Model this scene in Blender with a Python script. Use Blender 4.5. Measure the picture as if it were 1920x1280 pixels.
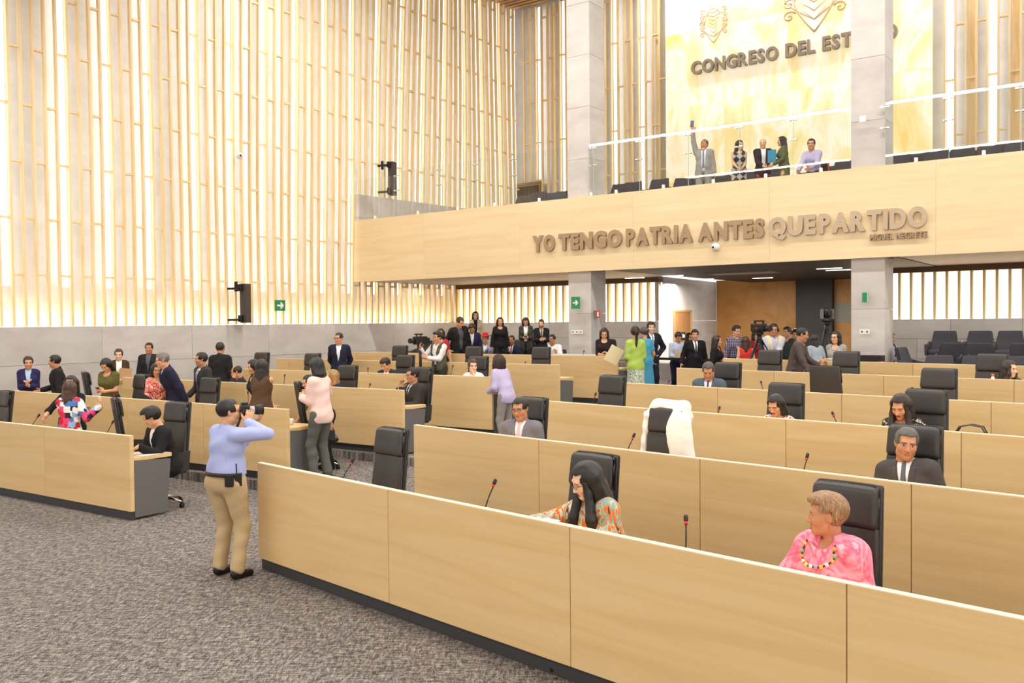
import bpy, bmesh, math, random
import numpy as np
from mathutils import Vector, Matrix
random.seed(7); np.random.seed(7)
for o in list(bpy.data.objects): bpy.data.objects.remove(o)
SC = bpy.context.scene; COL = SC.collection
PI = math.pi
# ------------------------------------------------------------------ camera
H = 2.38; FPX = 1650.0
cam = bpy.data.cameras.new('camera'); cam.lens = FPX/1920*36; cam.sensor_width = 36; cam.clip_end = 300
co = bpy.data.objects.new('camera', cam); COL.objects.link(co); SC.camera = co
PITCH = math.atan(38/FPX); ROLL = 0.0095
CM = Matrix.Rotation(PI/2-PITCH, 3, 'X') @ Matrix.Rotation(-ROLL, 3, 'Z')
co.matrix_world = Matrix.Translation((0, 0, H)) @ CM.to_4x4()
# ------------------------------------------------------------------ world, exposure
w = bpy.data.worlds.new('world'); SC.world = w; w.use_nodes = True
w.node_tree.nodes['Background'].inputs[0].default_value = (1.0, 0.98, 0.955, 1)
w.node_tree.nodes['Background'].inputs[1].default_value = 0.85
SC.view_settings.view_transform = 'Standard'; SC.view_settings.look = 'None'
SC.view_settings.gamma = 1; SC.view_settings.use_curve_mapping = False
SC.view_settings.exposure = 0.60
# ------------------------------------------------------------------ plan of the hall
NF = Vector((.582, .813)); UF = Vector((.813, -.582)); AF = math.atan2(UF.y, UF.x); CF = 18.8   # balcony front
NR = Vector((.698, .716)); UR = Vector((.716, -.698)); AR = math.atan2(UR.y, UR.x)              # right block rows
NL = Vector((.552, .834)); UL = Vector((.834, -.552)); AL = math.atan2(UL.y, UL.x)              # left block rows
WD = Vector((.640, .768)).normalized(); AW = math.atan2(WD.y, WD.x); WN = Vector((-WD.y, WD.x)) # left wall
ZC = 13.85
def ray(px, py):
    return CM @ Vector(((px-960)/FPX, (640-py)/FPX, -1))
def on_plane(px, py, n, c):
    r = ray(px, py); t = c/(n.x*r.x+n.y*r.y); return Vector((0, 0, H))+r*t
def on_z(px, py, z):
    r = ray(px, py); return Vector((0, 0, H))+r*((z-H)/r.z)
def at_d(px, py, d):
    r = ray(px, py); return Vector((0, 0, H))+r*(d/r.y)
def at_x(px, d):      # ground position seen near the horizon column px at forward distance d
    return Vector(((px-960)/FPX*d, d))
def area(name, loc, size, sy, power, rot=(0, 0, 0), color=(1, 1, 1), shape='RECTANGLE'):
    l = bpy.data.lights.new(name, 'AREA'); l.shape = shape; l.size = size; l.size_y = sy; l.energy = power; l.color = color
    o = bpy.data.objects.new(name, l); COL.objects.link(o); o.location = loc; o.rotation_euler = rot
    return o
# pendant linear lamps of the hall (their housings are built further down)
LAMPS = [(6.0, 9.6, 36), (-4.2, 9.6, 36), (-14.0, 9.6, 36), (15.0, 12.4, 34), (25.6, 13.5, 26)]
LAMP_POWER = [1050, 900, 800, 1400, 420]
for (n_, z_, L_), pw in zip(LAMPS, LAMP_POWER):
    c_ = NF*n_-UF*1.0
    for e_ in (-.1, .1): area('linear_light', (c_.x+NF.x*e_, c_.y+NF.y*e_, z_-.002), L_, .05, pw/2, (0, 0, AF), (1.0, .98, .945))
for n_, t_ in ((21.2, -15.5), (21.2, -2.2)):
    c_ = NF*n_+UF*t_
    area('soffit_light', (c_.x, c_.y, 3.5), 7, .15, 60, (0, 0, AF), (1, .94, .85))
c_ = NF*24.3-UF*9.6
area('entrance_light', (c_.x, c_.y, 3.45), 4.4, .8, 260, (0, 0, AF), (1, .95, .88))
# ------------------------------------------------------------------ helpers
def lin(c):
    if isinstance(c, str):
        c = [int(c[i:i+2], 16)/255 for i in (0, 2, 4)]
    return tuple((x/12.92 if x <= .04045 else ((x+.055)/1.055)**2.4) for x in c)
MATS = {}
def new_mat(name):
    m = bpy.data.materials.new(name); m.use_nodes = True
    return m, m.node_tree, m.node_tree.nodes['Principled BSDF']
def mat(col, rough=.6, metal=0, bump=0, bscale=60, spec=.4, name=None, sheen=0, coat=0):
    key = (col, rough, metal, bump, bscale, spec, sheen, coat)
    if key in MATS: return MATS[key]
    m, nt, b = new_mat(name or 'plain_'+str(col))
    b.inputs['Base Color'].default_value = (*lin(col), 1); b.inputs['Roughness'].default_value = rough
    b.inputs['Metallic'].default_value = metal; b.inputs['Specular IOR Level'].default_value = spec
    if coat: b.inputs['Coat Weight'].default_value = coat
    if bump:
        n = nt.nodes.new('ShaderNodeTexNoise'); n.inputs['Scale'].default_value = bscale; n.inputs['Detail'].default_value = 3
        t = nt.nodes.new('ShaderNodeTexCoord'); nt.links.new(t.outputs['Object'], n.inputs['Vector'])
        bp = nt.nodes.new('ShaderNodeBump'); bp.inputs['Strength'].default_value = bump; bp.inputs['Distance'].default_value = .01
        nt.links.new(n.outputs['Fac'], bp.inputs['Height']); nt.links.new(bp.outputs['Normal'], b.inputs['Normal'])
    MATS[key] = m; return m
def emis(col, strength, name='glow'):
    key = ('e', col, strength)
    if key in MATS: return MATS[key]
    m, nt, b = new_mat(name)
    b.inputs['Base Color'].default_value = (*lin(col), 1)
    b.inputs['Emission Color'].default_value = (*lin(col), 1); b.inputs['Emission Strength'].default_value = strength
    MATS[key] = m; return m
def ramp(nt, fac, stops):
    r = nt.nodes.new('ShaderNodeValToRGB'); e = r.color_ramp.elements
    while len(e) < len(stops): e.new(.5)
    for i, (p, c) in enumerate(stops): e[i].position = p; e[i].color = (*lin(c), 1)
    nt.links.new(fac, r.inputs[0]); return r.outputs[0]
def coords(nt, scale=(1, 1, 1), jitter=0, kind='Object'):
    t = nt.nodes.new('ShaderNodeTexCoord'); mp = nt.nodes.new('ShaderNodeMapping'); mp.inputs['Scale'].default_value = scale
    nt.links.new(t.outputs[kind], mp.inputs['Vector'])
    if jitter:
        oi = nt.nodes.new('ShaderNodeObjectInfo'); mu = nt.nodes.new('ShaderNodeMath'); mu.operation = 'MULTIPLY'; mu.inputs[1].default_value = jitter
        nt.links.new(oi.outputs['Random'], mu.inputs[0]); cb = nt.nodes.new('ShaderNodeCombineXYZ')
        for i in range(3): nt.links.new(mu.outputs[0], cb.inputs[i])
        nt.links.new(cb.outputs[0], mp.inputs['Location'])
    return mp.outputs[0]
def noise(nt, vec, scale, detail=3, rough=.5, dist=0):
    n = nt.nodes.new('ShaderNodeTexNoise'); n.inputs['Scale'].default_value = scale; n.inputs['Detail'].default_value = detail
    n.inputs['Roughness'].default_value = rough; n.inputs['Distortion'].default_value = dist
    nt.links.new(vec, n.inputs['Vector']); return n.outputs['Fac']
def bumpn(nt, b, h, s=.2, d=.005):
    bp = nt.nodes.new('ShaderNodeBump'); bp.inputs['Strength'].default_value = s; bp.inputs['Distance'].default_value = d
    nt.links.new(h, bp.inputs['Height']); nt.links.new(bp.outputs['Normal'], b.inputs['Normal'])
def wood(name, c1, c2, c3, sc=(.6, 4, 5), rough=.42):
    m, nt, b = new_mat(name); v = coords(nt, sc, 40)
    f = noise(nt, v, 1.6, 5, .55, .9)
    nt.links.new(ramp(nt, f, [(.3, c1), (.5, c2), (.7, c3)]), b.inputs['Base Color'])
    v2 = coords(nt, (sc[0]*4, sc[1]*14, sc[2]*14), 40); bumpn(nt, b, noise(nt, v2, 6, 2), .06, .002)
    b.inputs['Roughness'].default_value = rough; b.inputs['Specular IOR Level'].default_value = .3
    return m
M_WOOD = wood('birch_panel', 'D9B67E', 'E0BF89', 'E4C693', (.25, 3, 4.5))
M_FASC = wood('birch_fascia', 'E0C79A', 'E6CFA5', 'EAD5AE', (.2, 2, 3.5))
M_EDGE_HIGHLIGHT = mat('F2DEB9', .5, name='birch_edge_highlight')  # birch edge banding, paled further to carry light falling from above
M_SLAT = wood('pine_slat', 'E6C690', 'EDD3A4', 'F2DDB4', (6, 6, .5), .5)
M_CEIL = wood('ceiling_slat', 'B9905F', 'C9A273', 'D3AF82', (.3, 6, 6), .5)
M_BRONZE = wood('bronze_panel', 'A8743A', 'B48046', 'BB8A52', (1, 1, 1), .4)
M_DOOR = wood('walnut_door', '8A6038', '966B42', 'A0754C', (8, 8, .8), .5)
def stone(name, c1, c2, c3):
    m, nt, b = new_mat(name); v = coords(nt, (.7, .7, 1.6), 30)
    f = noise(nt, v, 1.3, 6, .6, .4)
    c = ramp(nt, f, [(.32, c1), (.5, c2), (.68, c3)])
    oi = nt.nodes.new('ShaderNodeObjectInfo'); mr = nt.nodes.new('ShaderNodeMapRange'); mr.inputs['To Min'].default_value = .9; mr.inputs['To Max'].default_value = 1.06
    nt.links.new(oi.outputs['Random'], mr.inputs['Value'])
    hs = nt.nodes.new('ShaderNodeHueSaturation'); nt.links.new(mr.outputs[0], hs.inputs['Value']); nt.links.new(c, hs.inputs['Color'])
    nt.links.new(hs.outputs[0], b.inputs['Base Color']); b.inputs['Roughness'].default_value = .55
    bumpn(nt, b, noise(nt, v, 30, 3), .08, .003); return m
M_STONE = stone('grey_stone', 'BDB5B0', 'C8C1BB', 'D0CAC5')
M_CONC = stone('pale_concrete', 'D0CECD', 'D8D6D5', 'DEDCDB')
def carpet():
    m, nt, b = new_mat('fleck_carpet')
    v1 = coords(nt, (6, 26, 1)); v2 = coords(nt, (26, 7, 1)); v3 = coords(nt, (1, 1, 1))
    for v, a in ((v1, .5), (v2, -.9)):
        v.node.inputs['Rotation'].default_value = (0, 0, a)
    f1 = noise(nt, v1, 1.6, 4, .7, .3); f2 = noise(nt, v2, 1.6, 4, .7, .3); f3 = noise(nt, v3, 120, 2)
    a = nt.nodes.new('ShaderNodeMath'); a.operation = 'ADD'; nt.links.new(f1, a.inputs[0]); nt.links.new(f2, a.inputs[1])
    a2 = nt.nodes.new('ShaderNodeMath'); a2.operation = 'ADD'; nt.links.new(a.outputs[0], a2.inputs[0]); nt.links.new(f3, a2.inputs[1])
    a3 = nt.nodes.new('ShaderNodeMath'); a3.operation = 'DIVIDE'; a3.inputs[1].default_value = 3; nt.links.new(a2.outputs[0], a3.inputs[0])
    c = ramp(nt, a3.outputs[0], [(.42, '3C3633'), (.475, '625B57'), (.525, '837B75'), (.58, 'ADA59D')])
    nt.links.new(c, b.inputs['Base Color']); b.inputs['Roughness'].default_value = .95; b.inputs['Specular IOR Level'].default_value = .1
    bumpn(nt, b, f3, .5, .006); return m
M_CARPET = carpet()
def leather():
    m, nt, b = new_mat('black_leather')
    b.inputs['Base Color'].default_value = (*lin('35312F'), 1); b.inputs['Roughness'].default_value = .42
    v = coords(nt); bumpn(nt, b, noise(nt, v, 90, 3), .12, .003); return m
M_LEATH = leather()
M_FELT = mat('47444A', .9, bump=.2, bscale=300, name='charcoal_fabric')
M_DARK = mat('3C3B3D', .55, name='plinth_grey')
M_GREY = mat('6A6866', .5, name='grey_laminate')
M_BLACK = mat('1C1A1A', .45, name='black_plastic')
M_CHROME = mat('D8D8D8', .18, 1, name='chrome')
M_WHITE = mat('F2F0EC', .5, name='white_paint')
M_RED = mat('C9302C', .5, name='red_ring')
def glass():
    m = bpy.data.materials.new('clear_glass'); m.use_nodes = True; nt = m.node_tree; nt.nodes.clear()
    o = nt.nodes.new('ShaderNodeOutputMaterial'); mx = nt.nodes.new('ShaderNodeMixShader'); t = nt.nodes.new('ShaderNodeBsdfTransparent'); g = nt.nodes.new('ShaderNodeBsdfGlossy')
    t.inputs[0].default_value = (.965, .98, .972, 1); g.inputs['Roughness'].default_value = .01
    fr = nt.nodes.new('ShaderNodeFresnel'); fr.inputs[0].default_value = 1.5
    ge = nt.nodes.new('ShaderNodeNewGeometry'); mr = nt.nodes.new('ShaderNodeMapRange'); mr.inputs['To Min'].default_value = 1.5; mr.inputs['To Max'].default_value = 1/1.5
    nt.links.new(ge.outputs['Backfacing'], mr.inputs['Value']); nt.links.new(mr.outputs[0], fr.inputs[0])
    nt.links.new(fr.outputs[0], mx.inputs[0]); nt.links.new(t.outputs[0], mx.inputs[1]); nt.links.new(g.outputs[0], mx.inputs[2])
    nt.links.new(mx.outputs[0], o.inputs[0]); return m
M_GLASS = glass()
M_GEDGE = mat('A9BFB4', .2, name='glass_edge')
# ---- mesh builders
class MB:
    def __init__(s): s.bm = bmesh.new()
    def box(s, x0, x1, y0, y1, z0, z1, mi=0, bev=0, seg=2):
        r = bmesh.ops.create_cube(s.bm, size=1); vs = r['verts']
        for v in vs: v.co = Vector(((x0+x1)/2+v.co.x*(x1-x0), (y0+y1)/2+v.co.y*(y1-y0), (z0+z1)/2+v.co.z*(z1-z0)))
        fs = set(f for v in vs for f in v.link_faces)
        for f in fs: f.material_index = mi
        if bev:
            es = list(set(e for v in vs for e in v.link_edges))
            bmesh.ops.bevel(s.bm, geom=es, offset=bev, segments=seg, affect='EDGES', profile=.5)
        return s
    def prism(s, pts, y0, y1, axis='y', mi=0):
        """polygon pts in (x,z) extruded along y (axis y) or in (x,y) extruded along z, or (y,z) along x"""
        def P(a, b, c): return {'y': (a, c, b), 'z': (a, b, c), 'x': (c, a, b)}[axis]
        A = [s.bm.verts.new(P(a, b, y0)) for a, b in pts]; B = [s.bm.verts.new(P(a, b, y1)) for a, b in pts]
        n = len(pts); fs = [s.bm.faces.new(A), s.bm.faces.new(B[::-1])]
        for i in range(n): fs.append(s.bm.faces.new((A[i], B[i], B[(i+1) % n], A[(i+1) % n])))
        for f in fs: f.material_index = mi
        return s
    def tube(s, pts, r, n=8, mi=0):
        pts = [Vector(p) for p in pts]; rs = r if isinstance(r, (list, tuple)) else [r]*len(pts); rings = []
        for i, p in enumerate(pts):
            d = (pts[min(i+1, len(pts)-1)]-pts[max(i-1, 0)]).normalized()
            a = d.cross(Vector((0, 0, 1)));  a = a if a.length > .05 else d.cross(Vector((1, 0, 0))); a.normalize(); b = d.cross(a)
            rings.append([s.bm.verts.new(p+(a*math.cos(2*PI*k/n)+b*math.sin(2*PI*k/n))*rs[i]) for k in range(n)])
        for i in range(len(rings)-1):
            for k in range(n):
                f = s.bm.faces.new((rings[i][k], rings[i][(k+1) % n], rings[i+1][(k+1) % n], rings[i+1][k])); f.material_index = mi; f.smooth = True
        for R in (rings[0][::-1], rings[-1]):
            f = s.bm.faces.new(R); f.material_index = mi
        return s
    def ball(s, c, r, mi=0, seg=12):
        rr = r if isinstance(r, (tuple, list)) else (r, r, r)
        q = bmesh.ops.create_uvsphere(s.bm, u_segments=seg, v_segments=max(6, seg*2//3), radius=1)
        for v in q['verts']: v.co = Vector((c[0]+v.co.x*rr[0], c[1]+v.co.y*rr[1], c[2]+v.co.z*rr[2]))
        for f in set(f for v in q['verts'] for f in v.link_faces): f.material_index = mi; f.smooth = True
        return s
    def map(s, fn):
        for v in s.bm.verts: v.co = Vector(fn(v.co))
        return s
    def mesh(s, name, mats, smooth=False):
        me = bpy.data.meshes.new(name); bmesh.ops.recalc_face_normals(s.bm, faces=s.bm.faces); s.bm.to_mesh(me); s.bm.free()
        for m in (mats if isinstance(mats, (list, tuple)) else [mats]): me.materials.append(m)
        if smooth:
            for p in me.polygons: p.use_smooth = True
        return me
def obj(name, me, parent=None, loc=(0, 0, 0), rot=0, label=None, kind=None):
    o = bpy.data.objects.new(name, me); COL.objects.link(o); o.parent = parent; o.location = loc
    o.rotation_euler = rot if isinstance(rot, (tuple, list)) else (0, 0, rot)
    if label: o['label'] = label
    if kind: o['kind'] = kind
    return o
def thing(name, label, cat, loc=(0, 0, 0), rot=0, group=None, me=None):
    o = obj(name, me, None, loc, rot); o['label'] = label; o['category'] = cat
    if group: o['group'] = group
    return o
def box(name, d, m, parent=None, loc=(0, 0, 0), rot=0, bev=0, **k):
    return obj(name, MB().box(*d, bev=bev).mesh(name, m), parent, loc, rot, **k)
def structure(name, me=None, loc=(0, 0, 0), rot=0):
    return obj(name, me, None, loc, rot, kind='structure')
# ================================================================== the hall
# tiers: (rise, row top-end pixels).  Left ends of the right rows / right ends of the left rows give the row lines
BASES = [0, .14, .27, .38, .49, .575]
PANEL_H = 1.03
R_END = [(482, 868), (775, 797), (997, 750), (1168, 718), (1268, 690), (1355, 672)]
L_END = [(243, 818), (538, 768), (755, 732), (922, 707), (1048, 684), (1158, 668)]
def xy(v): return Vector((v.x, v.y))
RP = [xy(on_z(*p, b+PANEL_H)) for p, b in zip(R_END, BASES)]
LP = [xy(on_z(*p, b+PANEL_H)) for p, b in zip(L_END, BASES)]
RC = [p.dot(NR) for p in RP]; LC = [p.dot(NL) for p in LP]
def tier(p):
    k = 0
    for i in range(6):
        if p.dot(NR) > RC[i]-.12 or p.dot(NL) > LC[i]-.12: k = max(k, i)
    return k
def floor_z(p): return BASES[tier(p)]
def line_x(c1, n1, c2, n2):
    M = Matrix(((n1.x, n1.y), (n2.x, n2.y))); return M.inverted() @ Vector((c1, c2))
me = MB().prism([(-40, -6), (40, -6), (40, 60), (-40, 60)], -.3, 0, 'z').mesh('floor', M_CARPET)
fl = structure('floor', me)
for i in range(1, 6):
    v = line_x(RC[i]-.1, NR, LC[i]-.1, NL); a = v+UR*30; b = v-UL*30
    me = MB().prism([(a.x, a.y), (a.x, 60), (b.x, 60), (b.x, b.y), (v.x, v.y)][::-1], BASES[i-1]-.05, BASES[i], 'z').mesh('carpet_step', M_CARPET)
    obj('carpet_step', me, fl)
# ---- stone cladding helper (tiles as parts), local wall frame x along, y away from the room
def clad(parent, x0, x1, z0, z1, tw, th, y=0, m=None, seed=1, depth=.05):
    m = m or M_STONE; rnd = random.Random(seed); nz = max(1, round((z1-z0)/th)); th = (z1-z0)/nz; cache = {}
    for j in range(nz):
        x = x0-(.5*tw if j % 2 else 0)
        while x < x1-.02:
            a = max(x, x0); b = min(x+tw, x1); x += tw
            if b-a < .05: continue
            key = round(b-a, 3)
            if key not in cache: cache[key] = MB().box(.003, b-a-.003, 0, depth, .003, th-.003).mesh('stone_tile', m)
            obj('stone_tile', cache[key], parent, (a, y-rnd.random()*.004, z0+j*th))
# ---- left wall
p663 = xy(at_d(663, 602, 1)); s663 = p663.x
d0 = CF/(NF.x*s663+NF.y); W0 = Vector((s663*d0, d0))          # fascia meets left wall
def wall_t(px):            # distance along the left wall (from W0) seen at pixel column px, at horizon height
    s = (px-960)/FPX
    # W0 + WD t = s*(y)
    return (s*W0.y-W0.x)/(WD.x-s*WD.y)
tA, tB = wall_t(28), wall_t(687.2); PITCHW = (tB-tA)/40
CB = 26.9; CBL = 23.3
def wall_hit(c): return (c-W0.dot(NF))/WD.dot(NF)
tC = wall_hit(CB); tCL = wall_hit(CBL)
ZD = 2.36           # top of the stone dado
ZF0, ZF1 = 3.60, 5.44  # balcony front
BACK = .42
wl = structure('wall_left', None, (W0.x, W0.y, 0), AW)
x0w = tA-8*PITCHW
wl.data = None
obj('concrete_backing', MB().box(x0w-4, tC+1.2, BACK, BACK+.1, ZD-.4, ZC+.4).mesh('wall_left', M_CONC), wl)
clad(wl, x0w-3, tCL+.1, -.2, ZD, 2.3, .78, -.02, seed=3, depth=.4)
clad(wl, .02, tC-.1, ZF1-.6, 6.22, 1.6, .72, -.26, seed=5, depth=.2)   # parapet stones on the balcony side
# concrete slabs between the slats, upper zone
rnd = random.Random(11)
def wave(t, z):
    """how far the slats stand out of (+) or back from (-) their base line"""
    u = (t+7)/9.0; f = max(-1, min(1, u)); f *= 1 if t < 1 else max(0, 1-(t-1)/5); zz = max(0, z-3.2)/8.0
    return .34*f*zz**1.3+.04*math.sin(t*.9+z*.35)*min(1, zz*3)
def lampstrip(parent, x0, x1, y, z, m, wd=.12):
    obj('light_strip', MB().box(x0, x1, y-wd/2, y+wd/2, z, z+.03).mesh('light_strip', m), parent)
M_STRIP = emis('FFEDD0', 7, 'warm_led_strip')
M_VSTR = emis('FFFCF4', 1.35, 'lit_panel')
lampstrip(wl, x0w-3, tCL-.1, .30, ZD+.0, M_STRIP, .16)
def slat_mesh(t, z0, z1, nseg, wv, W=.05, D=.10):
    mb = MB(); bm = mb.bm; prev = None
    for k in range(nseg+1):
        z = z0+(z1-z0)*k/nseg; o = -wv(t, z)
        r = [bm.verts.new(q) for q in ((-W/2, o, z), (W/2, o, z), (W/2, o+D, z), (-W/2, o+D, z))]
        if prev:
            for i in range(4): bm.faces.new((prev[i], prev[(i+1) % 4], r[(i+1) % 4], r[i]))
        else: bm.faces.new(r[::-1])
        prev = r
    bm.faces.new(prev); return mb.mesh('slat', M_SLAT)
BARM = {}
def bars(parent, ta, tb, idx, z0, z1, wv, first=3.5, step=2.5, y=0):
    z = first+(step/2 if idx % 2 else 0); g = round(tb-ta-.05, 3)
    if g not in BARM: BARM[g] = MB().box(-g/2, g/2, .0, .1, -.025, .025).mesh('crossbar', M_SLAT)
    while z < z1-.1:
        if z > z0+.1: obj('crossbar', BARM[g], parent, ((ta+tb)/2, y+.012-wv((ta+tb)/2, z), z))
        z += step
nslat = int((tC-x0w)/PITCHW)
for i in range(-2, nslat):
    t = x0w+(i+.0)*PITCHW; j = i-7                   # j = slat index counted from the left edge of the photograph
    if t > tC-.15: break
    obj('slat', slat_mesh(t, ZD, ZC, 7, wave), wl, (t, 0, 0))
    jb = j
    under = t > .05
    zlow = ZD
    bars(wl, t, t+PITCHW, jb+1, zlow, ZC, wave)
    lit = (j <= 13 and j % 4 == 1 and j >= 5) or j in (0, -4) or (j >= 18 and j % 4 == 2)
    if lit:
        def lf(x): return x
        mb = MB(); bm = mb.bm; prev = None
        for k in range(8):
            z = ZD+.9+(ZC-ZD-.9)*k/7; o = .14-wave(t+PITCHW/2, z)
            r = [bm.verts.new((t+.03, o, z)), bm.verts.new((t+PITCHW-.03, o, z)), bm.verts.new((t+PITCHW-.03, o+.03, z)), bm.verts.new((t+.03, o+.03, z))]
            if prev:
                for q in range(4): bm.faces.new((prev[q], prev[(q+1) % 4], r[(q+1) % 4], r[q]))
            prev = r
        obj('light_panel', mb.mesh('light_panel', M_VSTR), wl)
# wood frames where the left wall runs on under the balcony: same slats. -------- back wall, upper
def u_at(px, c, z=H):
    p = on_plane(px, 602, NF, c); return xy(p).dot(UF)
uC = (W0+WD*tC).dot(UF)
wb = structure('wall_back', None, tuple(NF*CB)+(0,), AF)
uO0, uO1 = u_at(1251, CB-.1), u_at(1748, CB-.1); uEnd = u_at(2150, CB)
obj('concrete_backing', MB().box(uC-1, uEnd, .4, .5, ZF1-1.0, ZC+.4).mesh('backing', M_CONC), wb)
flat = lambda t, z: 0.0
uD0, uD1 = u_at(960, CB), u_at(1016, CB)
zDoor = on_plane(1000, 341, NF, CB).z
SLB = slat_mesh(0, 4.9, ZC, 1, flat); SLD = slat_mesh(0, zDoor+.05, ZC, 1, flat)
PB = .262
i = 0; t = uC+.1
while t < uEnd:
    inpanel = uO0-.02 < t < uO1+.02
    if not inpanel:
        door = uD0-.03 < t < uD1+.03
        obj('slat', SLD if door else SLB, wb, (t, 0, 0))
        nxt = t+PB
        if not (uO0-.02 < nxt < uO1+.02):
            bars(wb, t, nxt, i, (zDoor+.2) if door else 5, ZC, flat, 5.9, 3.0)
            if i % 4 == 2: box('light_panel', (t+.04, nxt-.04, .15, .18, (zDoor+.1) if door else 4.9, ZC), M_VSTR, wb)
            elif i % 4 == 0 and not door: box('pale_panel', (t+.04, nxt-.04, .22, .25, 4.9, ZC), M_SLAT, wb)
    t += PB; i += 1
# door on the balcony
dr = structure('door_1', None, tuple(NF*CB)+(0,), AF)
obj('door_opening', MB().box(uD0+.06, uD1-.06, .25, .3, 4.9, zDoor-.08).mesh('door_opening', mat('3A2A1E', .6)), dr)
obj('door_frame', MB().box(uD0, uD1, -.02, .12, zDoor-.08, zDoor).box(uD0, uD0+.07, -.02, .12, 4.9, zDoor-.08).box(uD1-.07, uD1, -.02, .12, 4.9, zDoor-.08).mesh('door_frame', M_DOOR), dr)
obj('door_leaf', MB().box(0, .9, 0, .045, 4.98, zDoor-.1).mesh('door_leaf', M_SLAT), dr, (uD0+.03, 0, 0), (0, 0, -2.1))
# onyx panel, lettering, ornament
def onyx():
    m, nt, b = new_mat('backlit_onyx'); v = coords(nt, (.35, 1, .16), 9)
    f = noise(nt, v, 2.2, 6, .6, 1.2)
    c = ramp(nt, f, [(.3, 'E8C878'), (.45, 'EEDDA8'), (.55, 'F2ECD8'), (.72, 'ECD592')])
    nt.links.new(c, b.inputs['Base Color']); nt.links.new(c, b.inputs['Emission Color']); b.inputs['Emission Strength'].default_value = .30
    b.inputs['Roughness'].default_value = .2; return m
M_ONYX = onyx()
ox = structure('trim_1', None, tuple(NF*(CB-.12))+(0,), AF)
nxp = 4
for a in range(nxp):
    for z0, z1 in ((4.9, 6.9), (6.9, 9.3), (9.3, 11.7), (11.7, ZC)):
        w_ = (uO1-uO0)/nxp
        box('onyx_slab', (.004, w_-.004, 0, .06, z0+.004, z1-.004), M_ONYX, ox, (uO0+a*w_, 0, 0))
def letters(parent, text, u0, u1, z0, hcap, y, m, depth=.06, bold=.02, name='letter'):
    """letters as parts, cap height hcap, spread between u0 and u1; z0 base line"""
    ms = []
    for ch in text:
        if ch == ' ': ms.append(None); continue
        cu = bpy.data.curves.new('t', 'FONT'); cu.body = ch; cu.size = 1; cu.extrude = .04; cu.offset = bold; cu.resolution_u = 3
        to = bpy.data.objects.new('t', cu); COL.objects.link(to); dg = bpy.context.evaluated_depsgraph_get()
        me = bpy.data.meshes.new_from_object(to.evaluated_get(dg)); bpy.data.objects.remove(to)
        n = len(me.vertices); c = np.empty(n*3); me.vertices.foreach_get('co', c); c = c.reshape(-1, 3)
        ms.append((me, c))
    ref = max(c[:, 1].max() for me, c in [x for x in ms if x]); 
    wsum = sum((c[:, 0].max()-c[:, 0].min()) if x else .28 for x in ms for me, c in [x or (None, None)])
    gap = .085; total = wsum+gap*(len(ms)-1); sx = (u1-u0)/total; x = u0
    capz = .73 if ref > .70 else ref
    for it in ms:
        if it is None: x += (.28+gap)*sx; continue
        me, c = it; wd = c[:, 0].max()-c[:, 0].min()
        q = np.empty_like(c); q[:, 0] = (c[:, 0]-c[:, 0].min())*sx; q[:, 2] = c[:, 1]*hcap/capz; q[:, 1] = c[:, 2]/.04*depth/2
        me.vertices.foreach_set('co', q.ravel()); me.materials.clear(); me.materials.append(m); me.update()
        obj(name, me, parent, (x, y, z0)); x += (wd+gap)*sx
M_LET1 = mat('9A8C7C', .5, 0, name='taupe_letter'); M_LET2 = mat('A68B6C', .45, 0, name='bronze_letter'); M_LET3 = mat('BDA88E', .45, 0, name='light_bronze_letter')
def base_z(px, py, c): return on_plane(px, py, NF, c).z
sg = thing('wall_lettering', 'large taupe capitals reading CONGRESO DEL ESTADO on the glowing yellow stone', 'lettering', tuple(NF*(CB-.2))+(0,), AF)
zb = base_z(1310, 138, CB-.2); hc = base_z(1310, 114, CB-.2)-zb
letters(sg, 'CONGRESO DEL ESTADO', u_at(1299, CB-.2), u_at(1683, CB-.2), zb, hc, 0, M_LET1, .12, .035)
# ornament reliefs on the onyx
M_ORN = mat('D9BCA4', .7, name='pale_relief')
def ornament(px, pz, sc, label):
    p = on_plane(px, pz, NF, CB-.14); r = thing('stone_emblem', label, 'emblem', (p.x, p.y, p.z), AF)
    mb = MB()
    def crv(f, n, rr): mb.tube([(f(k/n)[0]*sc, -.0, f(k/n)[1]*sc) for k in range(n+1)], rr*sc, 5)
    crv(lambda a: (math.sin(a*PI)*.42*(1 if a < 2 else 1), .75-1.6*a), 14, .02)
    crv(lambda a: (-math.sin(a*PI)*.42, .75-1.6*a), 14, .02)
    crv(lambda a: (math.sin(a*PI)*.62, .6-1.2*a), 14, .015); crv(lambda a: (-math.sin(a*PI)*.62, .6-1.2*a), 14, .015)
    for q in range(5):
        for sg_ in (-1, 1):
            crv(lambda a: (sg_*(.5+.14*a*math.cos(a*9)), .5-.24*q+.12*a*math.sin(a*9)), 14, .018)
    obj('scrollwork', mb.mesh('scrollwork', M_ORN), r)
    mb = MB()
    for q in range(7): mb.tube([(-.3*sc+.02*q, -.0, (.5-.15*q)*sc), (0, 0, (.42-.17*q)*sc), (.3*sc-.02*q, 0, (.5-.15*q)*sc)], .016*sc, 5)
    obj('shield_bars', mb.mesh('shield_bars', M_ORN), r)
ornament(1338, 42, .75, 'small pale carved crest in the glowing stone above the letters, left one')
ornament(1527, -22, 1.5, 'large pale carved crest in the glowing stone, cut off by the frame top')
# ---- ceiling
ce = structure('ceiling', MB().box(-40, 30, -45, CB+.5, ZC+.25, ZC+.3).mesh('ceiling', mat('A5886A', .8)), (0, 0, 0), AF)
cs = MB().box(uC-.5, uEnd, -.05, .05, 0, .16).mesh('ceiling_slat', M_CEIL)
for k in range(46): obj('ceiling_slat', cs, ce, (0, CB-.15-.25*k, ZC+.05))
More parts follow.
